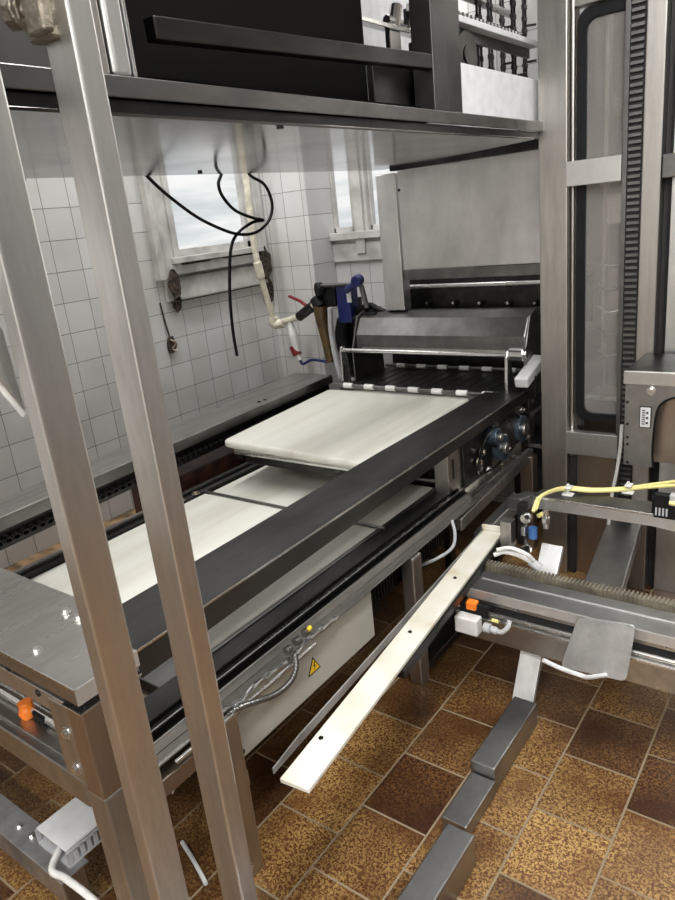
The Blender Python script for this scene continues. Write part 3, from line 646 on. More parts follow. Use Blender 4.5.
obj('upright', box(new(), XN-.12, XN-.09, u0, u1, 1.98, 3.1), 'dull', oc, .003)
# pale door panels at the left
a, b1, b2, c2 = [at(px, 76, 'x', XN-.01).y for px in (82, 110, 118, 135)]
obj('left_panel', box(new(), XN-.05, XN-.035, -.6, a, 1.864, 2.8), 'dull', oc, .002)
dp = obj('door_leaf', box(new(), XN-.03, XN-.012, a-.01, b2-.012, 1.864, 2.8), 'steel', oc, .004)
obj('door_edge', box(new(), XN-.025, XN-.004, b2-.009, c2-.008, 1.864, 2.8), 'plate', oc, .006)
obj('door_stop', box(new(), XN-.03, XN-.003, c2-.006, c2, 1.864, 2.8), 'bright', oc, .001)
obj('rivet', bolt(new(), at(5, 74, 'x', XN+.0), (1, 0, 0), .007, .005), 'bright', oc, 0)
for px, py in ((280, 126), (200, 172), (95, 176), (23, 179)):
    p = at(px, py, 'z', 1.80); obj('underside_screw', cyl(new(), p, p-Vector((0, 0, .006)), .008, 8), 'dark', oc, 0)
# small bright hardware inside upper opening
bm = new(); p = at(405, 25, 'x', XN-.35); cyl(bm, p+Vector((0, -.12, 0)), p+Vector((0, .14, -.0)), .016, 12)
for k in (-.08, .03): bm2 = cyl(bm, p+Vector((0, k, -.02)), p+Vector((0, k+.03, .05)), .022, 12)
box(bm, p.x-.01, p.x+.01, p.y-.12, p.y-.05, p.z-.12, p.z-.03); box(bm, p.x-.01, p.x+.01, p.y+.03, p.y+.13, p.z-.11, p.z-.05)
box(bm, p.x-.02, p.x+.02, p.y-.30, p.y+.5, p.z-.03, p.z-.016)
obj('shaft_hardware', bm, 'bright', oc, .002)
# white splash board and rails, chains behind
wb = obj('splash_board', box(new(), XN-.05, XN-.045, pw2-.0, 3.0, 1.862, at(500, 72, 'x', XN-.05).z), 'board', oc, .001)
cf = thing('chain_rack', 'hanging rack of pegged chains seen behind white splash board', 'chain rack', (-1.4, 2.6, 2.02))
zr0 = at(500, 35, 'x', XN-.12).z
bm = new(); box(bm, XN-.14, XN-.10, pw2-.1, 3.0, zr0-.008, zr0+.012); obj('guide_rail', bm, 'board', cf, .002)
bm = new(); box(bm, XN-.15, XN-.14, pw2-.1, 3.0, zr0-.04, zr0-.0); 
for i in range(26): cyl(bm, (XN-.12, pw2-.08+i*.03, zr0+.012), (XN-.12, pw2-.08+i*.03, zr0+.028), .009, 8)
obj('rail_studs', bm, 'dull', cf, 0)['kind'] = 'stuff'
for i, px in enumerate((480, 491, 503, 514, 525, 536)):
    dx = .20+.07*(i % 3)
    q = at(px, 60, 'x', XN-dx)
    bm = new()
    for j in range(20):
        z = 1.97+j*.045; box(bm, q.x-.004, q.x+.004, q.y-.016, q.y-.010, z, z+.04); box(bm, q.x-.004, q.x+.004, q.y+.010, q.y+.016, z, z+.04); box(bm, q.x-.006, q.x+.006, q.y-.018, q.y+.018, z+.034, z+.05)
    for j in range(5):
        z = 2.02+j*.14+(i % 2)*.05; cyl(bm, (q.x, q.y, z), (q.x+.02, q.y+.075, z+.012), .0055, 6)
    ch = obj('pegged_chain', bm, 'dark', cf, 0)
bm = new(); c = at(468, 55, 'x', XN-.12); cyl(bm, c, c+Vector((-.03, 0, 0)), .075, 28); cyl(bm, c+Vector((.004, 0, 0)), c, .03, 20); obj('sprocket_wheel', bm, 'dark', cf, .003)
bm = new(); q = at(520, 60, 'x', XN-.55); box(bm, XN-.62, XN-.60, 2.3, 3.3, 1.86, 3.0)
tag(obj('back_board', bm, 'board', None, 0), 'pale board standing behind the hanging pegged chains', 'board')
bm = new(); cyl(bm, (XN-.3, 2.3, 2.34), (XN-.3, 3.2, 2.34), .014, 12); cyl(bm, (XN-.3, 2.3, 1.93), (XN-.3, 3.2, 1.93), .01, 12); obj('support_shaft', bm, 'steelx', cf, 0, True)

# ------------------------------------------------------------------ the two posts in front
def post(cx, cy_, sx, sy_, label, z0=0, z1=2.6):
    t = thing('steel_post', label, 'post', (cx, cy_, 0), 'front posts'); o = obj('tube', box(new(), cx-sx/2, cx+sx/2, cy_-sy_/2, cy_+sy_/2, 0, z1), 'post', t, .004)
    obj('base_plate', box(new(), cx-sx, cx+sx, cy_-sy_, cy_+sy_, 0, .008), 'steel', t, .001); return t
M['post'] = steel('worn_post_steel', (.48, .47, .45), (.80, .80, .79), .28, .5, (16, 16, 3), .01)
dR = 1.13; hd = Vector((-.805, .593, 0)); c1 = hd*dR
fp = post(c1.x, c1.y, .066, .040, 'bare steel post in front crossing the dark overhead cabinet edge, right of the pair')
hd = Vector((-.869, .4945, 0)); c2_ = hd*1.10
lp = post(c2_.x, c2_.y, .036, .062, 'bare steel post at far left in front of the table corner, left of the pair')
# clamp with hex bolt at the top of the front post
bm = new(); p = at(34, 14, 'x', c1.x+.0); 
cxl, cyl_, czl = c1.x-.033, c1.y-.02, at(60, 20, 'y', c1.y-.02).z
p = at(47, 12, 'y', cyl_-.01)
bm = new(); box(bm, p.x-.045, p.x+.004, cyl_-.016, cyl_+.02, p.z-.03, p.z+.05); box(bm, p.x-.028, p.x+.014, cyl_-.028, cyl_-.012, p.z-.026, p.z+.06); cl = obj('clamp', bm, 'mottled', fp, .004) if 'mottled' in M else None
if cl is None:
    M['mottled'] = steel('corroded_brass', (.13, .115, .09), (.38, .34, .28), .35, .6, (60, 60, 60), .2); cl = obj('clamp', bm, 'mottled', fp, .004)
bm = new(); p2 = Vector((p.x-.05, cyl_-.01, p.z+.012)); cyl(bm, p2, p2+Vector((-.022, -.012, 0)), .021, 6); cyl(bm, p2+Vector((.03, .012, 0)), p2, .012, 12); cyl(bm, p2+Vector((.006, 0, 0)), p2, .026, 18); obj('hex_bolt', bm, 'mottled', fp, .002)
# slanted bright brace with gusset, left edge of view
g0, g1 = at(-40, 330, 'x', c2_.x-.05), at(27, 418, 'x', c2_.x-.05)
bm = new(); beam(bm, at(-60, 315, 'x', c2_.x-.05), at(25, 415, 'x', c2_.x-.05), .006, .010); obj('brace_edge', bm, 'white', lp, .001)
gs = [at(-60, 250, 'x', c2_.x-.045), at(2, 330, 'x', c2_.x-.045), at(25, 412, 'x', c2_.x-.045), at(-60, 312, 'x', c2_.x-.045)]
obj('gusset', prism(new(), gs, (.003, 0, 0)), 'plate', lp, .001)

# ------------------------------------------------------------------ right hand: tall framed door unit
YD = 2.75
td = thing('tall_door_frame', 'tall steel framed cabinet with rounded narrow glass door and toothed rack strip', 'cabinet', (-.7, YD, 0))
def D(px, py, y=YD): return at(px, py, 'y', y)
xa, xb = D(540, 300).x, D(567, 300).x
obj('corner_post', box(new(), xa, xb, YD, YD+.10, 0, 2.7), 'steel', td, .004)
obj('door_post', box(new(), xb+.002, D(571, 300).x, YD+.03, YD+.09, .0, 2.7), 'steel', td, .008)
xg0, xg1 = D(573, 200).x, D(624, 200).x
zg0, zg1 = D(590, 424).z, D(590, -8).z
def rrect(x0, x1, z0, z1, r, y, n=5):
    P = []
    for (cx_, cz, a0) in ((x1-r, z0+r, -90), (x1-r, z1-r, 0), (x0+r, z1-r, 90), (x0+r, z0+r, 180)):
        for j in range(n+1):
            a = math.radians(a0+90*j/n); P.append(Vector((cx_+math.cos(a)*r, y, cz+math.sin(a)*r)))
    return P
def ringprism(outer, inner, dy):
    bm = new(); n = len(outer)
    o0 = [bm.verts.new(p) for p in outer]; i0 = [bm.verts.new(p) for p in inner]
    o1 = [bm.verts.new(p+Vector((0, dy, 0))) for p in outer]; i1 = [bm.verts.new(p+Vector((0, dy, 0))) for p in inner]
    for k in range(n):
        j = (k+1) % n
        bm.faces.new((o0[k], o0[j], i0[j], i0[k])); bm.faces.new((o1[k], i1[k], i1[j], o1[j])); bm.faces.new((o0[k], o1[k], o1[j], o0[j])); bm.faces.new((i0[k], i0[j], i1[j], i1[k]))
    return bm
xgi = xg1+.02
ztg = D(598, 1).z
obj('head_rail', box(new(), xg0-.005, xgi, YD+.02, YD+.07, ztg+.004, 2.7), 'steel', td, .004)
dr = obj('gasket', ringprism(rrect(xg0, xgi, zg0, ztg, .05, YD+.035), rrect(xg0+.034, xgi-.012, zg0+.034, ztg-.038, .035, YD+.035), .02), 'rubber', td, .002)
ringx = rrect(xg0+.01, xgi-.004, zg0+.01, ztg-.01, .045, YD+.045)
obj('glass_pane', prism(new(), ringx, (0, .006, 0)), 'glass', td, 0)
# what shows through the glass: interior lining with hanging shelves
bm = new(); box(bm, xa, -.35, YR-.06, YR-.04, 0, 2.7); obj('lining', bm, 'lining', td, 0)
bm = new(); box(bm, xg0+.045, xg0+.06, YD+.22, YD+.26, .75, 2.3); box(bm, xg0+.10, xg0+.14, YD+.3, YD+.34, .75, 2.3); obj('inner_upright', bm, 'steel', td, .003)
bm = new()
for i in range(5):
    z = .95+.09*i; x = xg0+.06; tube(bm, [(x-.02, YD+.2, z+.02), (x+.03, YD+.17, z), (x+.10, YD+.2, z+.015)], .006, 8)
obj('inner_hook', bm, 'dull', td, 0, True)
bm = new(); box(bm, xg0+.02, xg0+.14, YD+.25, YD+.27, 1.62, 1.69); box(bm, xg0+.04, xg0+.12, YD+.24, YD+.26, 1.47, 1.58); box(bm, xg0-.03, xg0+.2, YD+.24, YD+.42, .74, .76); obj('inner_shelf', bm, 'plate', td, .003)
# cross plates
def plate(px0, px1, py0, py1):
    p, q = D(px0, (py0+py1)/2, YD-.006), D(px1, (py0+py1)/2, YD-.006)
    bm = new(); box(bm, p.x, q.x, YD-.006, YD+.03, D(px0, py1).z, D(px0, py0).z); return obj('cross_plate', bm, 'plate', td, .002)
plate(566, 621, 162, 187); plate(566, 617, 431, 453)
obj('lower_panel', box(new(), D(573, 500).x, D(618, 500).x, YD+.04, YD+.05, .0, D(570, 455).z), 'cooper', td, .002)
obj('dark_gap', box(new(), xb+.006, xb+.03, YD+.02, YD+.04, 0, D(570, 458).z), 'black', td, 0)
# toothed rack strip
x0_, x1_ = D(626, 200).x, D(641, 200).x
rb = obj('rack_back', box(new(), x0_, x1_, YD+.012, YD+.02, .05, 2.5), 'black', td, 0)
obj('rack_edge', box(new(), x0_-.016, x0_, YD-.002, YD+.02, .0, 2.5), 'dull', td, .001)
bm = new(); z = .1
while z < 2.45: box(bm, x0_+.002, x1_-.006, YD-.0, YD+.012, z, z+.010); z += .0225
o = obj('rack_teeth', bm, 'dull', td, .0); o['kind'] = 'stuff'
obj('rack_post', box(new(), x1_, D(660, 200).x, YD-.004, YD+.07, 0, 2.7), 'steel', td, .004)
obj('dark_slot', box(new(), D(660.5, 200).x, D(667, 200).x+.03, YD+.05, YD+.07, 0, 2.7), 'black', td, 0)
obj('side_panel', box(new(), D(669, 200).x, -.35, YD+.03, YD+.05, 0, 2.7), 'plate', td, .002)
obj('gasket_strip', box(new(), D(667, 200).x, D(669, 200).x, YD+.02, YD+.05, 0, 2.7), 'rubber', td, .002)
p = D(664, 163); obj('latch', box(new(), D(662, 170).x, -.45, YD+.0, YD+.03, D(665, 178).z, D(665, 154).z), 'dull', td, .003)

# control housing in front of it
YX = 2.45
hx = thing('control_housing', 'steel housing with capped top and small label plate below the toothed strip', 'housing', (-.55, YX, .66))
def X(px, py, y=YX): return at(px, py, 'y', y)
x0_, x1_ = X(625, 400).x, -.33; zt, zb_ = X(640, 384).z, .665
# front sheet with rounded opening
op = X(655, 420).x
bm = new()
arch = [Vector((x0_, YX, zb_)), Vector((op, YX, zb_)), Vector((op-.004, YX, zt-.22)), Vector((op+.004, YX, zt-.10)), Vector((op+.03, YX, zt-.055)), Vector((op+.09, YX, zt-.035)), Vector((x1_, YX, zt-.03)), Vector((x1_, YX, zt)), Vector((x0_, YX, zt))]
obj('front_sheet', prism(bm, arch, (0, .004, 0)), 'mid', hx, .001)
obj('opening_edge', tube(new(), [p+Vector((0, 0, 0)) for p in arch[1:7]], .004, 8), 'rubber', hx, 0, True)
obj('inner_back', box(new(), x0_, x1_, YX+.06, YX+.07, zb_, zt), 'cooper', hx, .001)
obj('top_cap', box(new(), x0_-.004, x1_, YX-.012, YX+.0, zt, zt+.046), 'plate', hx, .002); obj('shaded_cap_top', box(new(), x0_-.004, x1_, YX, YD-.012, zt, zt+.045), 'dark', hx, .001)  # cap top split off in dark steel, shading put into its colour
obj('side_sheet', box(new(), x0_, x0_+.004, YX+.004, YD-.012, zb_, zt), 'dull', hx, 0)
a, b_ = X(640, 406), X(651, 428); 
lp_ = obj('label_plate', box(new(), a.x, b_.x, YX-.003, YX, b_.z, a.z), 'black', hx, 0)
obj('label_face', box(new(), a.x+.003, b_.x-.003, YX-.0042, YX-.003, b_.z+.003, a.z-.003), 'lightgrey', lp_, 0)
bm = new()
for i in range(3): z = b_.z+.018+i*.018; cyl(bm, (b_.x-.013, YX-.0042, z), (b_.x-.013, YX-.0055, z), .0042, 12)
for i in range(7): box(bm, a.x+.008, a.x+.019, YX-.0052, YX-.0042, b_.z+.012+i*.008, b_.z+.0155+i*.008)
obj('label_print', bm, 'black', lp_, 0)
obj('screw', bolt(new(), X(651, 391), (0, -1, 0), .011, .01), 'bright', hx, .001)
for py in (402, 424, 437, 444, 462, 470): obj('rivet', cyl(new(), X(627.5, py), X(627.5, py)-Vector((0, .003, 0)), .005, 8), 'dark', hx, 0)

# ------------------------------------------------------------------ swing arm with yellow cables
ZA = .62
am = thing('swing_arm', 'horizontal steel arm with yellow cables on top, left of black connector at right edge', 'arm', (-.6, 2.2, .55))
f_ = [at(532, 504, 'z', ZA), at(700, 512, 'z', ZA)]
ptop = [at(527, 502, 'z', ZA), at(650, 500.5, 'z', ZA), at(700, 501, 'z', ZA), at(700, 486, 'z', ZA), at(560, 496, 'z', ZA)]
yA = at(560, 501, 'z', ZA).y
xs = [at(535, 501, 'y', yA).x, -.30]
xl, xr = at(530, 500, 'y', yA).x, -.30
# tapered arm: top flange + front web deepening to the right
bm = new(); prism(bm, [(xl, yA, ZA), (xr, yA, ZA), (xr, yA+.11, ZA), (xl+.02, yA+.07, ZA)], (0, 0, .004)); tf = obj('arm_top', bm, 'dull', am, .001)
zl, zr = at(545, 510, 'y', yA).z, at(650, 526, 'y', yA).z
xm = at(650, 520, 'y', yA).x
bm = prism(new(), [(xl, yA, ZA), (xr, yA, ZA), (xr, yA, zr-.015), (xm, yA, zr), (xl+.03, yA, zl), (xl, yA, zl+.02)], (0, .004, 0)); obj('arm_web', bm, 'plate', am, .001)
obj('arm_support', box(new(), -.34, -.305, yA+.04, yA+.09, 0, ZA-.001), 'steel', am, .002)
obj('arm_lip', box(new(), xl, xr, yA-.003, yA+.001, ZA-.002, ZA+.005), 'bright', am, .0005)
def T(px, py, z): return at(px, py, 'z', z)
yc = [T(533, 512, .63), T(538, 499, .66), T(550, 492, .66), T(566, 489, .645), T(590, 491, .637), T(620, 490, .637), T(650, 487, .637), T(700, 484, .637)]
yo1 = thing('signal_cables', 'pair of pale yellow cables running along top of the steel arm', 'cable', tuple(T(590, 491, .63)))
obj('yellow_wire', tube(new(), yc, .0065, 8), 'yellow', yo1, 0, True)
obj('yellow_wire', tube(new(), [p+Vector((.004, .014, .002)) for p in yc[:-2]]+[T(655, 484, .645), T(700, 478, .65)], .0055, 8), 'yellow', yo1, 0, True)
for px, py in ((568, 495), (628, 493)):
    p = T(px, py, ZA+.004); bm = new(); box(bm, p.x-.018, p.x+.018, p.y-.012, p.y+.012, ZA+.004, ZA+.010); box(bm, p.x-.004, p.x+.004, p.y-.004, p.y+.004, ZA+.01, ZA+.045); box(bm, p.x-.01, p.x+.012, p.y-.012, p.y+.02, ZA+.03, ZA+.034)
    obj('cable_clip', bm, 'white', am, .001)
cb = thing('connector_block', 'black ribbed connector block on the front of the steel arm at right edge', 'connector', (at(665, 505, 'y', yA-.03).x, yA-.03, .55))
a, b_ = at(654, 494, 'y', yA-.03), at(690, 523, 'y', yA-.03)
obj('body', box(new(), a.x, b_.x, yA-.03, yA-.004, b_.z, a.z), 'rubber', cb, .003)
bm = new()
for i in range(4): box(bm, a.x+.006+i*.010, a.x+.011+i*.010, yA-.034, yA-.03, b_.z+.01, b_.z+.035)
obj('rib', bm, 'duct', cb, .0005)
obj('socket', box(new(), a.x+.045, b_.x, yA-.035, yA-.01, a.z-.03, a.z+.006), 'duct', cb, .003)
obj('yellow_plug', cyl(new(), (a.x+.045, yA-.034, a.z-.02), (a.x+.11, yA-.034, a.z-.022), .007, 8), 'yellow', cb, 0, True)
obj('latch', box(new(), a.x-.006, a.x+.004, yA-.026, yA-.008, b_.z+.01, a.z-.012), 'rubber', cb, .002)
# white cables in front of the rack
bm = new(); tube(bm, [at(622, 425, 'y', YD-.05), at(620, 450, 'y', YD-.05), at(616, 475, 'y', YD-.05), at(612, 495, 'y', YD-.05), at(607, 540, 'y', YD-.05), at(606, 575, 'y', YD-.05), (at(606, 575, 'y', YD-.05).x, YD-.05, .004)], .007, 8); tag(obj('riser_cable', bm, 'white', None, 0, True), 'white cable hanging beside the toothed rack down to the arm', 'cable')
# block behind arm end: bracket + beam
bm = new(); beam(bm, at(478, 540, 'z', .40), at(519, 499, 'z', .56), .08, .04); beam(bm, at(517, 500, 'z', .585), at(531, 502, 'z', .60), .09, .045)
tag(obj('mounting_beam', bm, 'mid', None, .004), 'short dark beam between white strip end and the steel arm', 'beam')

# pneumatic coupling
pc = thing('pneumatic_coupling', 'blue and chrome fittings clustered at the left end of the arm', 'fitting', tuple(at(528, 550, 'y', yA-.06)))
def Q(px, py, d=0): return at(px, py, 'y', yA-.06+d)
bm = new(); c = Q(528, 528); box(bm, c.x-.035, c.x-.01, yA-.07, yA-.03, Q(528, 545).z, Q(528, 505).z); obj('manifold', bm, 'dark', pc, .003)
for py in (517, 548):
    c = Q(527, py); rf = obj('ring_fitting', cyl(new(), c, c-Vector((0, .02, 0)), .019, 16), 'bright', pc, .003)
    c = Q(527, py, -.021); obj('port', cyl(new(), c, c-Vector((0, .001, 0)), .009, 16), 'black', rf, 0)
bm = new(); c = Q(531, 530); cyl(bm, c+Vector((.006, 0, .012)), c+Vector((.006, 0, -.03)), .015, 14); obj('blue_cap', bm, 'bluefit', pc, .002)
bm = new(); c = Q(526, 528); box(bm, c.x-.008, c.x+.006, yA-.085, yA-.06, c.z-.02, c.z+.014); obj('chrome_body', bm, 'bright', pc, .002); bm = new(); c = Q(546, 520); cyl(bm, c+Vector((0, 0, .04)), c-Vector((0, 0, .03)), .010, 12); cyl(bm, c+Vector((0, 0, .012)), c-Vector((0, 0, .012)), .015, 6); obj('nipple', bm, 'bright', pc, .002)
c = Q(538, 516); obj('yellow_nut', cyl(new(), c, c+Vector((.018, 0, .012)), .009, 6), 'yellow', pc, .001)
c = Q(510, 528, .0); obj('side_block', box(new(), c.x-.02, c.x+.02, yA-.10, yA-.055, Q(510, 545).z, Q(510, 518).z), 'steel', pc, .003)
# white hoses with grey gland
bm = new(); tube(bm, [T(494, 555, .52), T(505, 552, .53), T(520, 556, .52), T(531, 562, .50)], .0075, 8); tube(bm, [T(497, 550, .54), T(510, 548, .55), T(526, 554, .54), T(533, 560, .51)], .007, 8)
wh = thing('white_hose_pair', 'two short white hoses ending in grey gland behind the chain', 'hose', tuple(T(515, 560, .48)))
obj('hose', bm, 'white', wh, 0, True)
obj('gland', cyl(new(), T(530, 561, .50), T(540, 568, .48), .014, 8), 'duct', wh, .002)

# ------------------------------------------------------------------ right transfer conveyor
tcv = thing('transfer_conveyor', 'narrow steel cross conveyor with corrugated drag chain entering from right', 'conveyor', (-.6, 1.85, 0))
zc = .42
y_f = (T(470, 590, zc).y+T(675, 637, zc).y)/2; xl = T(462, 592, zc).x; xr = -.05
y_b = y_f+.13
bm = new(); box(bm, xl, xr, y_f, y_b, zc-.004, zc); tp = obj('top_track', bm, 'mid', tcv, .001)
bm = new(); box(bm, xl+.02, xr, y_f+.075, y_f+.079, zc, zc+.003); box(bm, xl, xr, y_f-.003, y_f+.001, zc-.03, zc+.002); obj('track_line', bm, 'satin', tp, .0)
obj('front_web', box(new(), xl, xr, y_f+.002, y_f+.006, zc-.045, zc-.004), 'steelx', tcv, .001)
bm = new(); box(bm, xl+.02, xr, y_f+.02, y_f+.10, zc-.075, zc-.045); obj('groove', bm, 'black', tcv, 0)
bm = new(); box(bm, xl-.03, xr, y_f-.03, y_f+.10, zc-.16, zc-.075); lbm = obj('lower_beam', bm, 'steelx', tcv, .004)
bm = new(); cyl(bm, (xl-.03, y_f-.012, zc-.068), (xr, y_f-.012, zc-.068), .007, 10); box(bm, xl-.0, xr, y_f-.033, y_f-.03, zc-.082, zc-.076); obj('guide_rod', bm, 'bright', lbm, .0)
# drag chain: corrugated
bm = new(); x = xl-.03
yd = y_b+.015
while x < xr: 
    box(bm, x, x+.0065, yd, yd+.035, zc-.014, zc+.016); x += .0125
box(bm, xl-.03, xr, yd+.004, yd+.031, zc-.012, zc+.011)
M['chainb'] = plain('ochre_grey_plastic', (.17, .15, .11), .5, var=.2)
o = obj('drag_chain', bm, 'chainb', tcv, .0)
obj('chain_tray', box(new(), xl-.03, xr, yd-.006, yd+.04, zc-.03, zc-.018), 'dark', tcv, .001)
# legs under right end (out of view) 
obj('support_leg', box(new(), -.15, -.09, y_f, y_f+.05, 0, zc-.16), 'steel', tcv, .003)
# strut and stepped foot
sk = thing('support_stand', 'stepped dark steel channel foot on tiles with bright inclined strut to conveyor', 'stand', (-.77, 1.4, 0))
sx0, sx1 = -.80, -.715
zf = .085
def foot(px, py, z): return at(px, py, 'z', z)
s0 = foot(512, 699, zf); s1 = foot(480, 764, zf)
bm = new(); box(bm, s0.x-.0, s0.x+.076, s1.y, s0.y+.02, .0, zf); obj('foot_channel', bm, 'mid', sk, .004)
m1 = foot(440, 828, .05)
bm = new(); box(bm, s0.x+.006, s0.x+.080, m1.y+.035, s1.y-.004, 0, .05); obj('foot_plate', bm, 'mid', sk, .003)
n1 = foot(442, 830, .10); 
bm = new(); box(bm, n1.x-.0, n1.x+.078, .2, n1.y+.03, 0, .10); obj('foot_channel', bm, 'mid', sk, .004)
bm = new(); q0 = Vector((s0.x+.042, s0.y+.03, zf-.01)); q1 = Vector((s0.x+.045, y_f+.12, zc-.17))
e0, e1 = at(523, 703, 'x', -.775), at(534, 640, 'x', -.775)
beam(bm, e0+(e0-e1)*.02, e1+(e1-e0)*.35, .072, .02, (0, -1, .6)); obj('strut', bm, 'satin', sk, .002)
bm = new(); bb0, bb1 = at(545, 582, 'x', -.80), at(553, 545, 'x', -.80)
beam(bm, bb0, bb1, .075, .02, (0, -1, .6)); obj('strut', bm, 'satin', sk, .002)
# dark beam running back behind
bm = new(); beam(bm, (-.62, 2.12, .27), (-.72, 2.85, .27), .13, .06); tag(obj('floor_beam', bm, 'mid', None, .004), 'dark sloping steel beam between the drag chain and tall cabinet', 'beam')
# hanging polished plate
hpz = [at(573, 618, 'y', y_f-.04), at(635, 624, 'y', y_f-.04)]
pa, pb, pc_, pd = at(578, 617, 'y', y_f-.036), at(636, 626, 'y', y_f-.036), at(626, 682, 'y', y_f-.09), at(560, 667, 'y', y_f-.09)
bm = new(); pts = rounded([pa, pb, pc_, pd], .018); prism(bm, pts, (0, .004, .002))
tag(obj('deflector_plate', bm, 'scuffed', None, .001), 'scuffed rounded metal plate hanging on the front of the cross conveyor', 'plate')
# limit switch with orange cap and grey box
ls = thing('limit_switch', 'white junction box with orange cap and grey gland on cross conveyor corner', 'switch', tuple(at(480, 640, 'y', y_f-.09)))
def R_(px, py, d=0): return at(px, py, 'y', y_f-.07+d)
a, b_ = R_(457, 614), R_(480, 636)
bm = new(); box(bm, a.x, b_.x, y_f-.09, y_f-.05, b_.z+.006, a.z+.004); obj('junction_box', bm, 'white', ls, .004)
c = R_(472, 606, .02); obj('orange_cap', box(new(), c.x-.018, c.x+.016, y_f-.06, y_f-.03, c.z-.012, c.z+.016), 'orange', ls, .005)
bm = new(); box(bm, c.x-.045, c.x+.055, y_f-.05, y_f-.031, c.z-.035, c.z+.006); obj('switch_body', bm, 'rubber', ls, .004)
c = R_(484, 627); bm = new(); cyl(bm, c, c+Vector((.022, 0, .0)), .016, 12); cyl(bm, c+Vector((.022, 0, 0)), c+Vector((.045, 0, -.003)), .012, 12); obj('gland', bm, 'duct', ls, .002, True)
obj('cable', tube(new(), [c+Vector((.04, 0, -.003)), c+Vector((.06, 0, .0)), c+Vector((.075, .01, .015)), c+Vector((.075, .025, .03))], .008, 8), 'duct', ls, 0, True)
c = R_(492, 620, .015); obj('yellow_pin', cyl(new(), c, c+Vector((.022, 0, 0)), .006, 8), 'yellow', ls, 0)
bm = new(); tube(bm, [at(543, 660, 'x', -.62), at(560, 668, 'x', -.58), at(580, 675, 'x', -.52), at(592, 677, 'x', -.5), (-.44, y_f+.03, zc-.162)], .0065, 8)
tag(obj('air_hose', bm, 'lightgrey', None, 0, True), 'short grey and black hose end beneath the hanging metal plate', 'hose')

# ------------------------------------------------------------------ white strip tray and its backing angle
zt_ = .46
p0, p1 = T(294, 784, zt_), T(492, 531, zt_); dL = (p1-p0).normalized(); sd = dL.cross(Vector((0, 0, 1))).normalized(); wd = .038
tr = thing('white_guide_strip', 'long white plastic strip with three screws pointing diagonally over tiles', 'strip', tuple((p0+p1)/2-Vector((0, 0, .02))))
bm = prism(new(), [p0-sd*wd, p0+sd*wd, p1+sd*wd, p1-sd*wd], (0, 0, -.012)); st = obj('strip', bm, 'strip', tr, .002)
bm = prism(new(), [p1-sd*wd, p1+sd*wd, p1+sd*wd+Vector((0, 0, .022)), p1-sd*wd+Vector((0, 0, .022))], dL*.006); obj('end_stop', bm, 'strip', tr, .001)
for px, py in ((321, 738), (410, 632), (455, 578)):
    p = T(px, py, zt_+.0006); b = new(); cyl(b, p, p+Vector((0, 0, .0015)), .006, 14); cyl(b, p, p+Vector((0, 0, .004)), .0035, 6); obj('screw', b, 'dark', st, 0)
# underlying bar holding the strip, dark in place of the shadow there
bm = new(); ctr = p0+(p1-p0)*.62-Vector((0, 0, .03)); beam(bm, p0.lerp(p1, .35)-Vector((0, 0, .026))+sd*.03, p1-Vector((0, 0, .026))+sd*.03, .03, .026); obj('carrier_bar', bm, 'dark', tr, .002)
# backing strip
g0, g1 = T(272, 768, .44), T(484, 530, .455)
dl = (g1-g0).normalized(); s2 = dl.cross(Vector((0, 0, 1))).normalized()
bk = new(); 
prof_ = [g0-s2*.016+Vector((0, 0, -.02)), g0+dl*.03+s2*.004+Vector((0, 0, .012)), g1+s2*.004+Vector((0, 0, .012)), g1+Vector((0, 0, -.02))]
prism(bk, [g0+Vector((0, 0, -.016)), g0+Vector((0, 0, .0)), g0+dl*.10+Vector((0, 0, .010)), g1+Vector((0, 0, .010)), g1+Vector((0, 0, -.012))], s2*.004)
bmesh.ops.recalc_face_normals(bk, faces=bk.faces[:])
M['backgrey'] = plain('aged_grey_plastic', (.26, .255, .24), .5, var=.2, scale=9)
tag(obj('backing_angle', bk, 'backgrey', None, .001), 'grey angle strip lying along the left side of white plastic strip', 'strip')

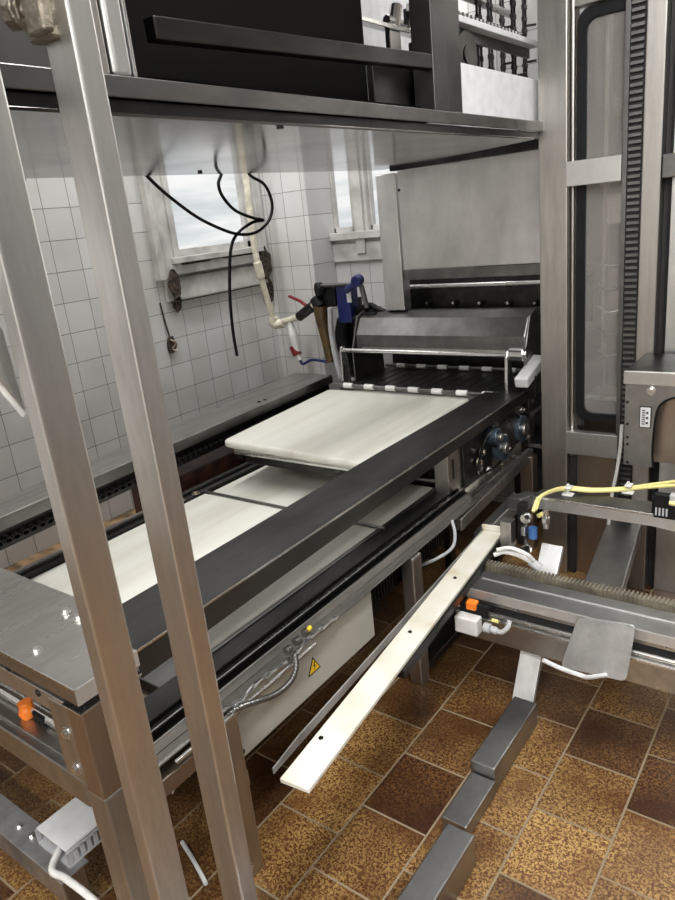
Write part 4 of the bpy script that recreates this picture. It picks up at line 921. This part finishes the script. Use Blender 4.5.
# ------------------------------------------------------------------ lower left: steel ledge with slotted duct
zl_ = .16
lg = thing('floor_ledge', 'pale steel ledge beam low at left, below the table end', 'beam', (-1.9, .55, 0))
e0 = T(0, 812, zl_); 
bm = new(); box(bm, -2.5, -1.40, .535, .61, zl_-.006, zl_); box(bm, -2.5, -1.40, .533, .537, zl_-.07, zl_); obj('ledge', bm, 'scuffed', lg, .002)
obj('leg', box(new(), -2.45, -2.40, .54, .60, 0, zl_-.006), 'steel', lg, .002); obj('leg', box(new(), -1.46, -1.41, .54, .60, 0, zl_-.006), 'steel', lg, .002)
q = [T(30, 838, .20), T(75, 808, .20), T(95, 828, .20), T(55, 862, .20)]
x0_, x1_ = -1.56, -1.42; y0_, y1_ = .57, .72
cd = thing('cable_duct', 'grey slotted cable duct with lid lying on the pale ledge', 'cable duct', (-1.49, .64, zl_))
obj('lid', box(new(), x0_+.004, x1_-.004, y0_+.004, y1_+.02, .205, .212), 'lightgrey', cd, .001)
bm = new(); box(bm, x0_, x1_, y0_, y1_+.02, zl_+.0005, zl_+.006)
for xx in (x0_, x1_-.003):
    n = 9
    for i in range(n): yy = y0_+(y1_+.02-y0_)*i/n; box(bm, xx, xx+.003, yy, yy+.011, zl_+.006, .20)
    box(bm, xx, xx+.003, y0_, y1_+.02, .198, .204)
obj('slotted_wall', bm, 'duct', cd, 0)
for x in (-1.60, -1.66): obj('ledge_bolt', bolt(new(), (x, .575, zl_), (0, 0, 1), .008, .008), 'bright', lg, 0)
bm = new(); tube(bm, [(-1.50, .62, .178), at(52, 868, 'z', .185), at(65, 878, 'z', .185), at(85, 893, 'z', .175), at(110, 915, 'z', .15)], .009, 10); tag(obj('power_cable', bm, 'white', None, 0, True), 'thick white cable leaving the slotted duct at the lower left', 'cable')
bm = new(); tube(bm, [at(182, 842, 'z', .01), at(192, 858, 'z', .01), at(200, 872, 'z', .01), at(206, 884, 'z', .01)], .006, 8); tag(obj('floor_cable', bm, 'lightgrey', None, 0, True), 'short grey cable on the tiles between the two front posts', 'cable')
bm = new(); tube(bm, [at(170, 792, 'x', -1.3), at(175, 780, 'x', -1.3), at(186, 772, 'x', -1.3), at(192, 766, 'x', -1.3)], .0028, 8); tube(bm, [at(172, 794, 'x', -1.32), at(180, 778, 'x', -1.32), at(190, 776, 'x', -1.32)], .0028, 8)
tag(obj('loose_wire', bm, 'lightgrey', None, 0, True), 'thin pale wires hanging between the two posts under the conveyor', 'wire')
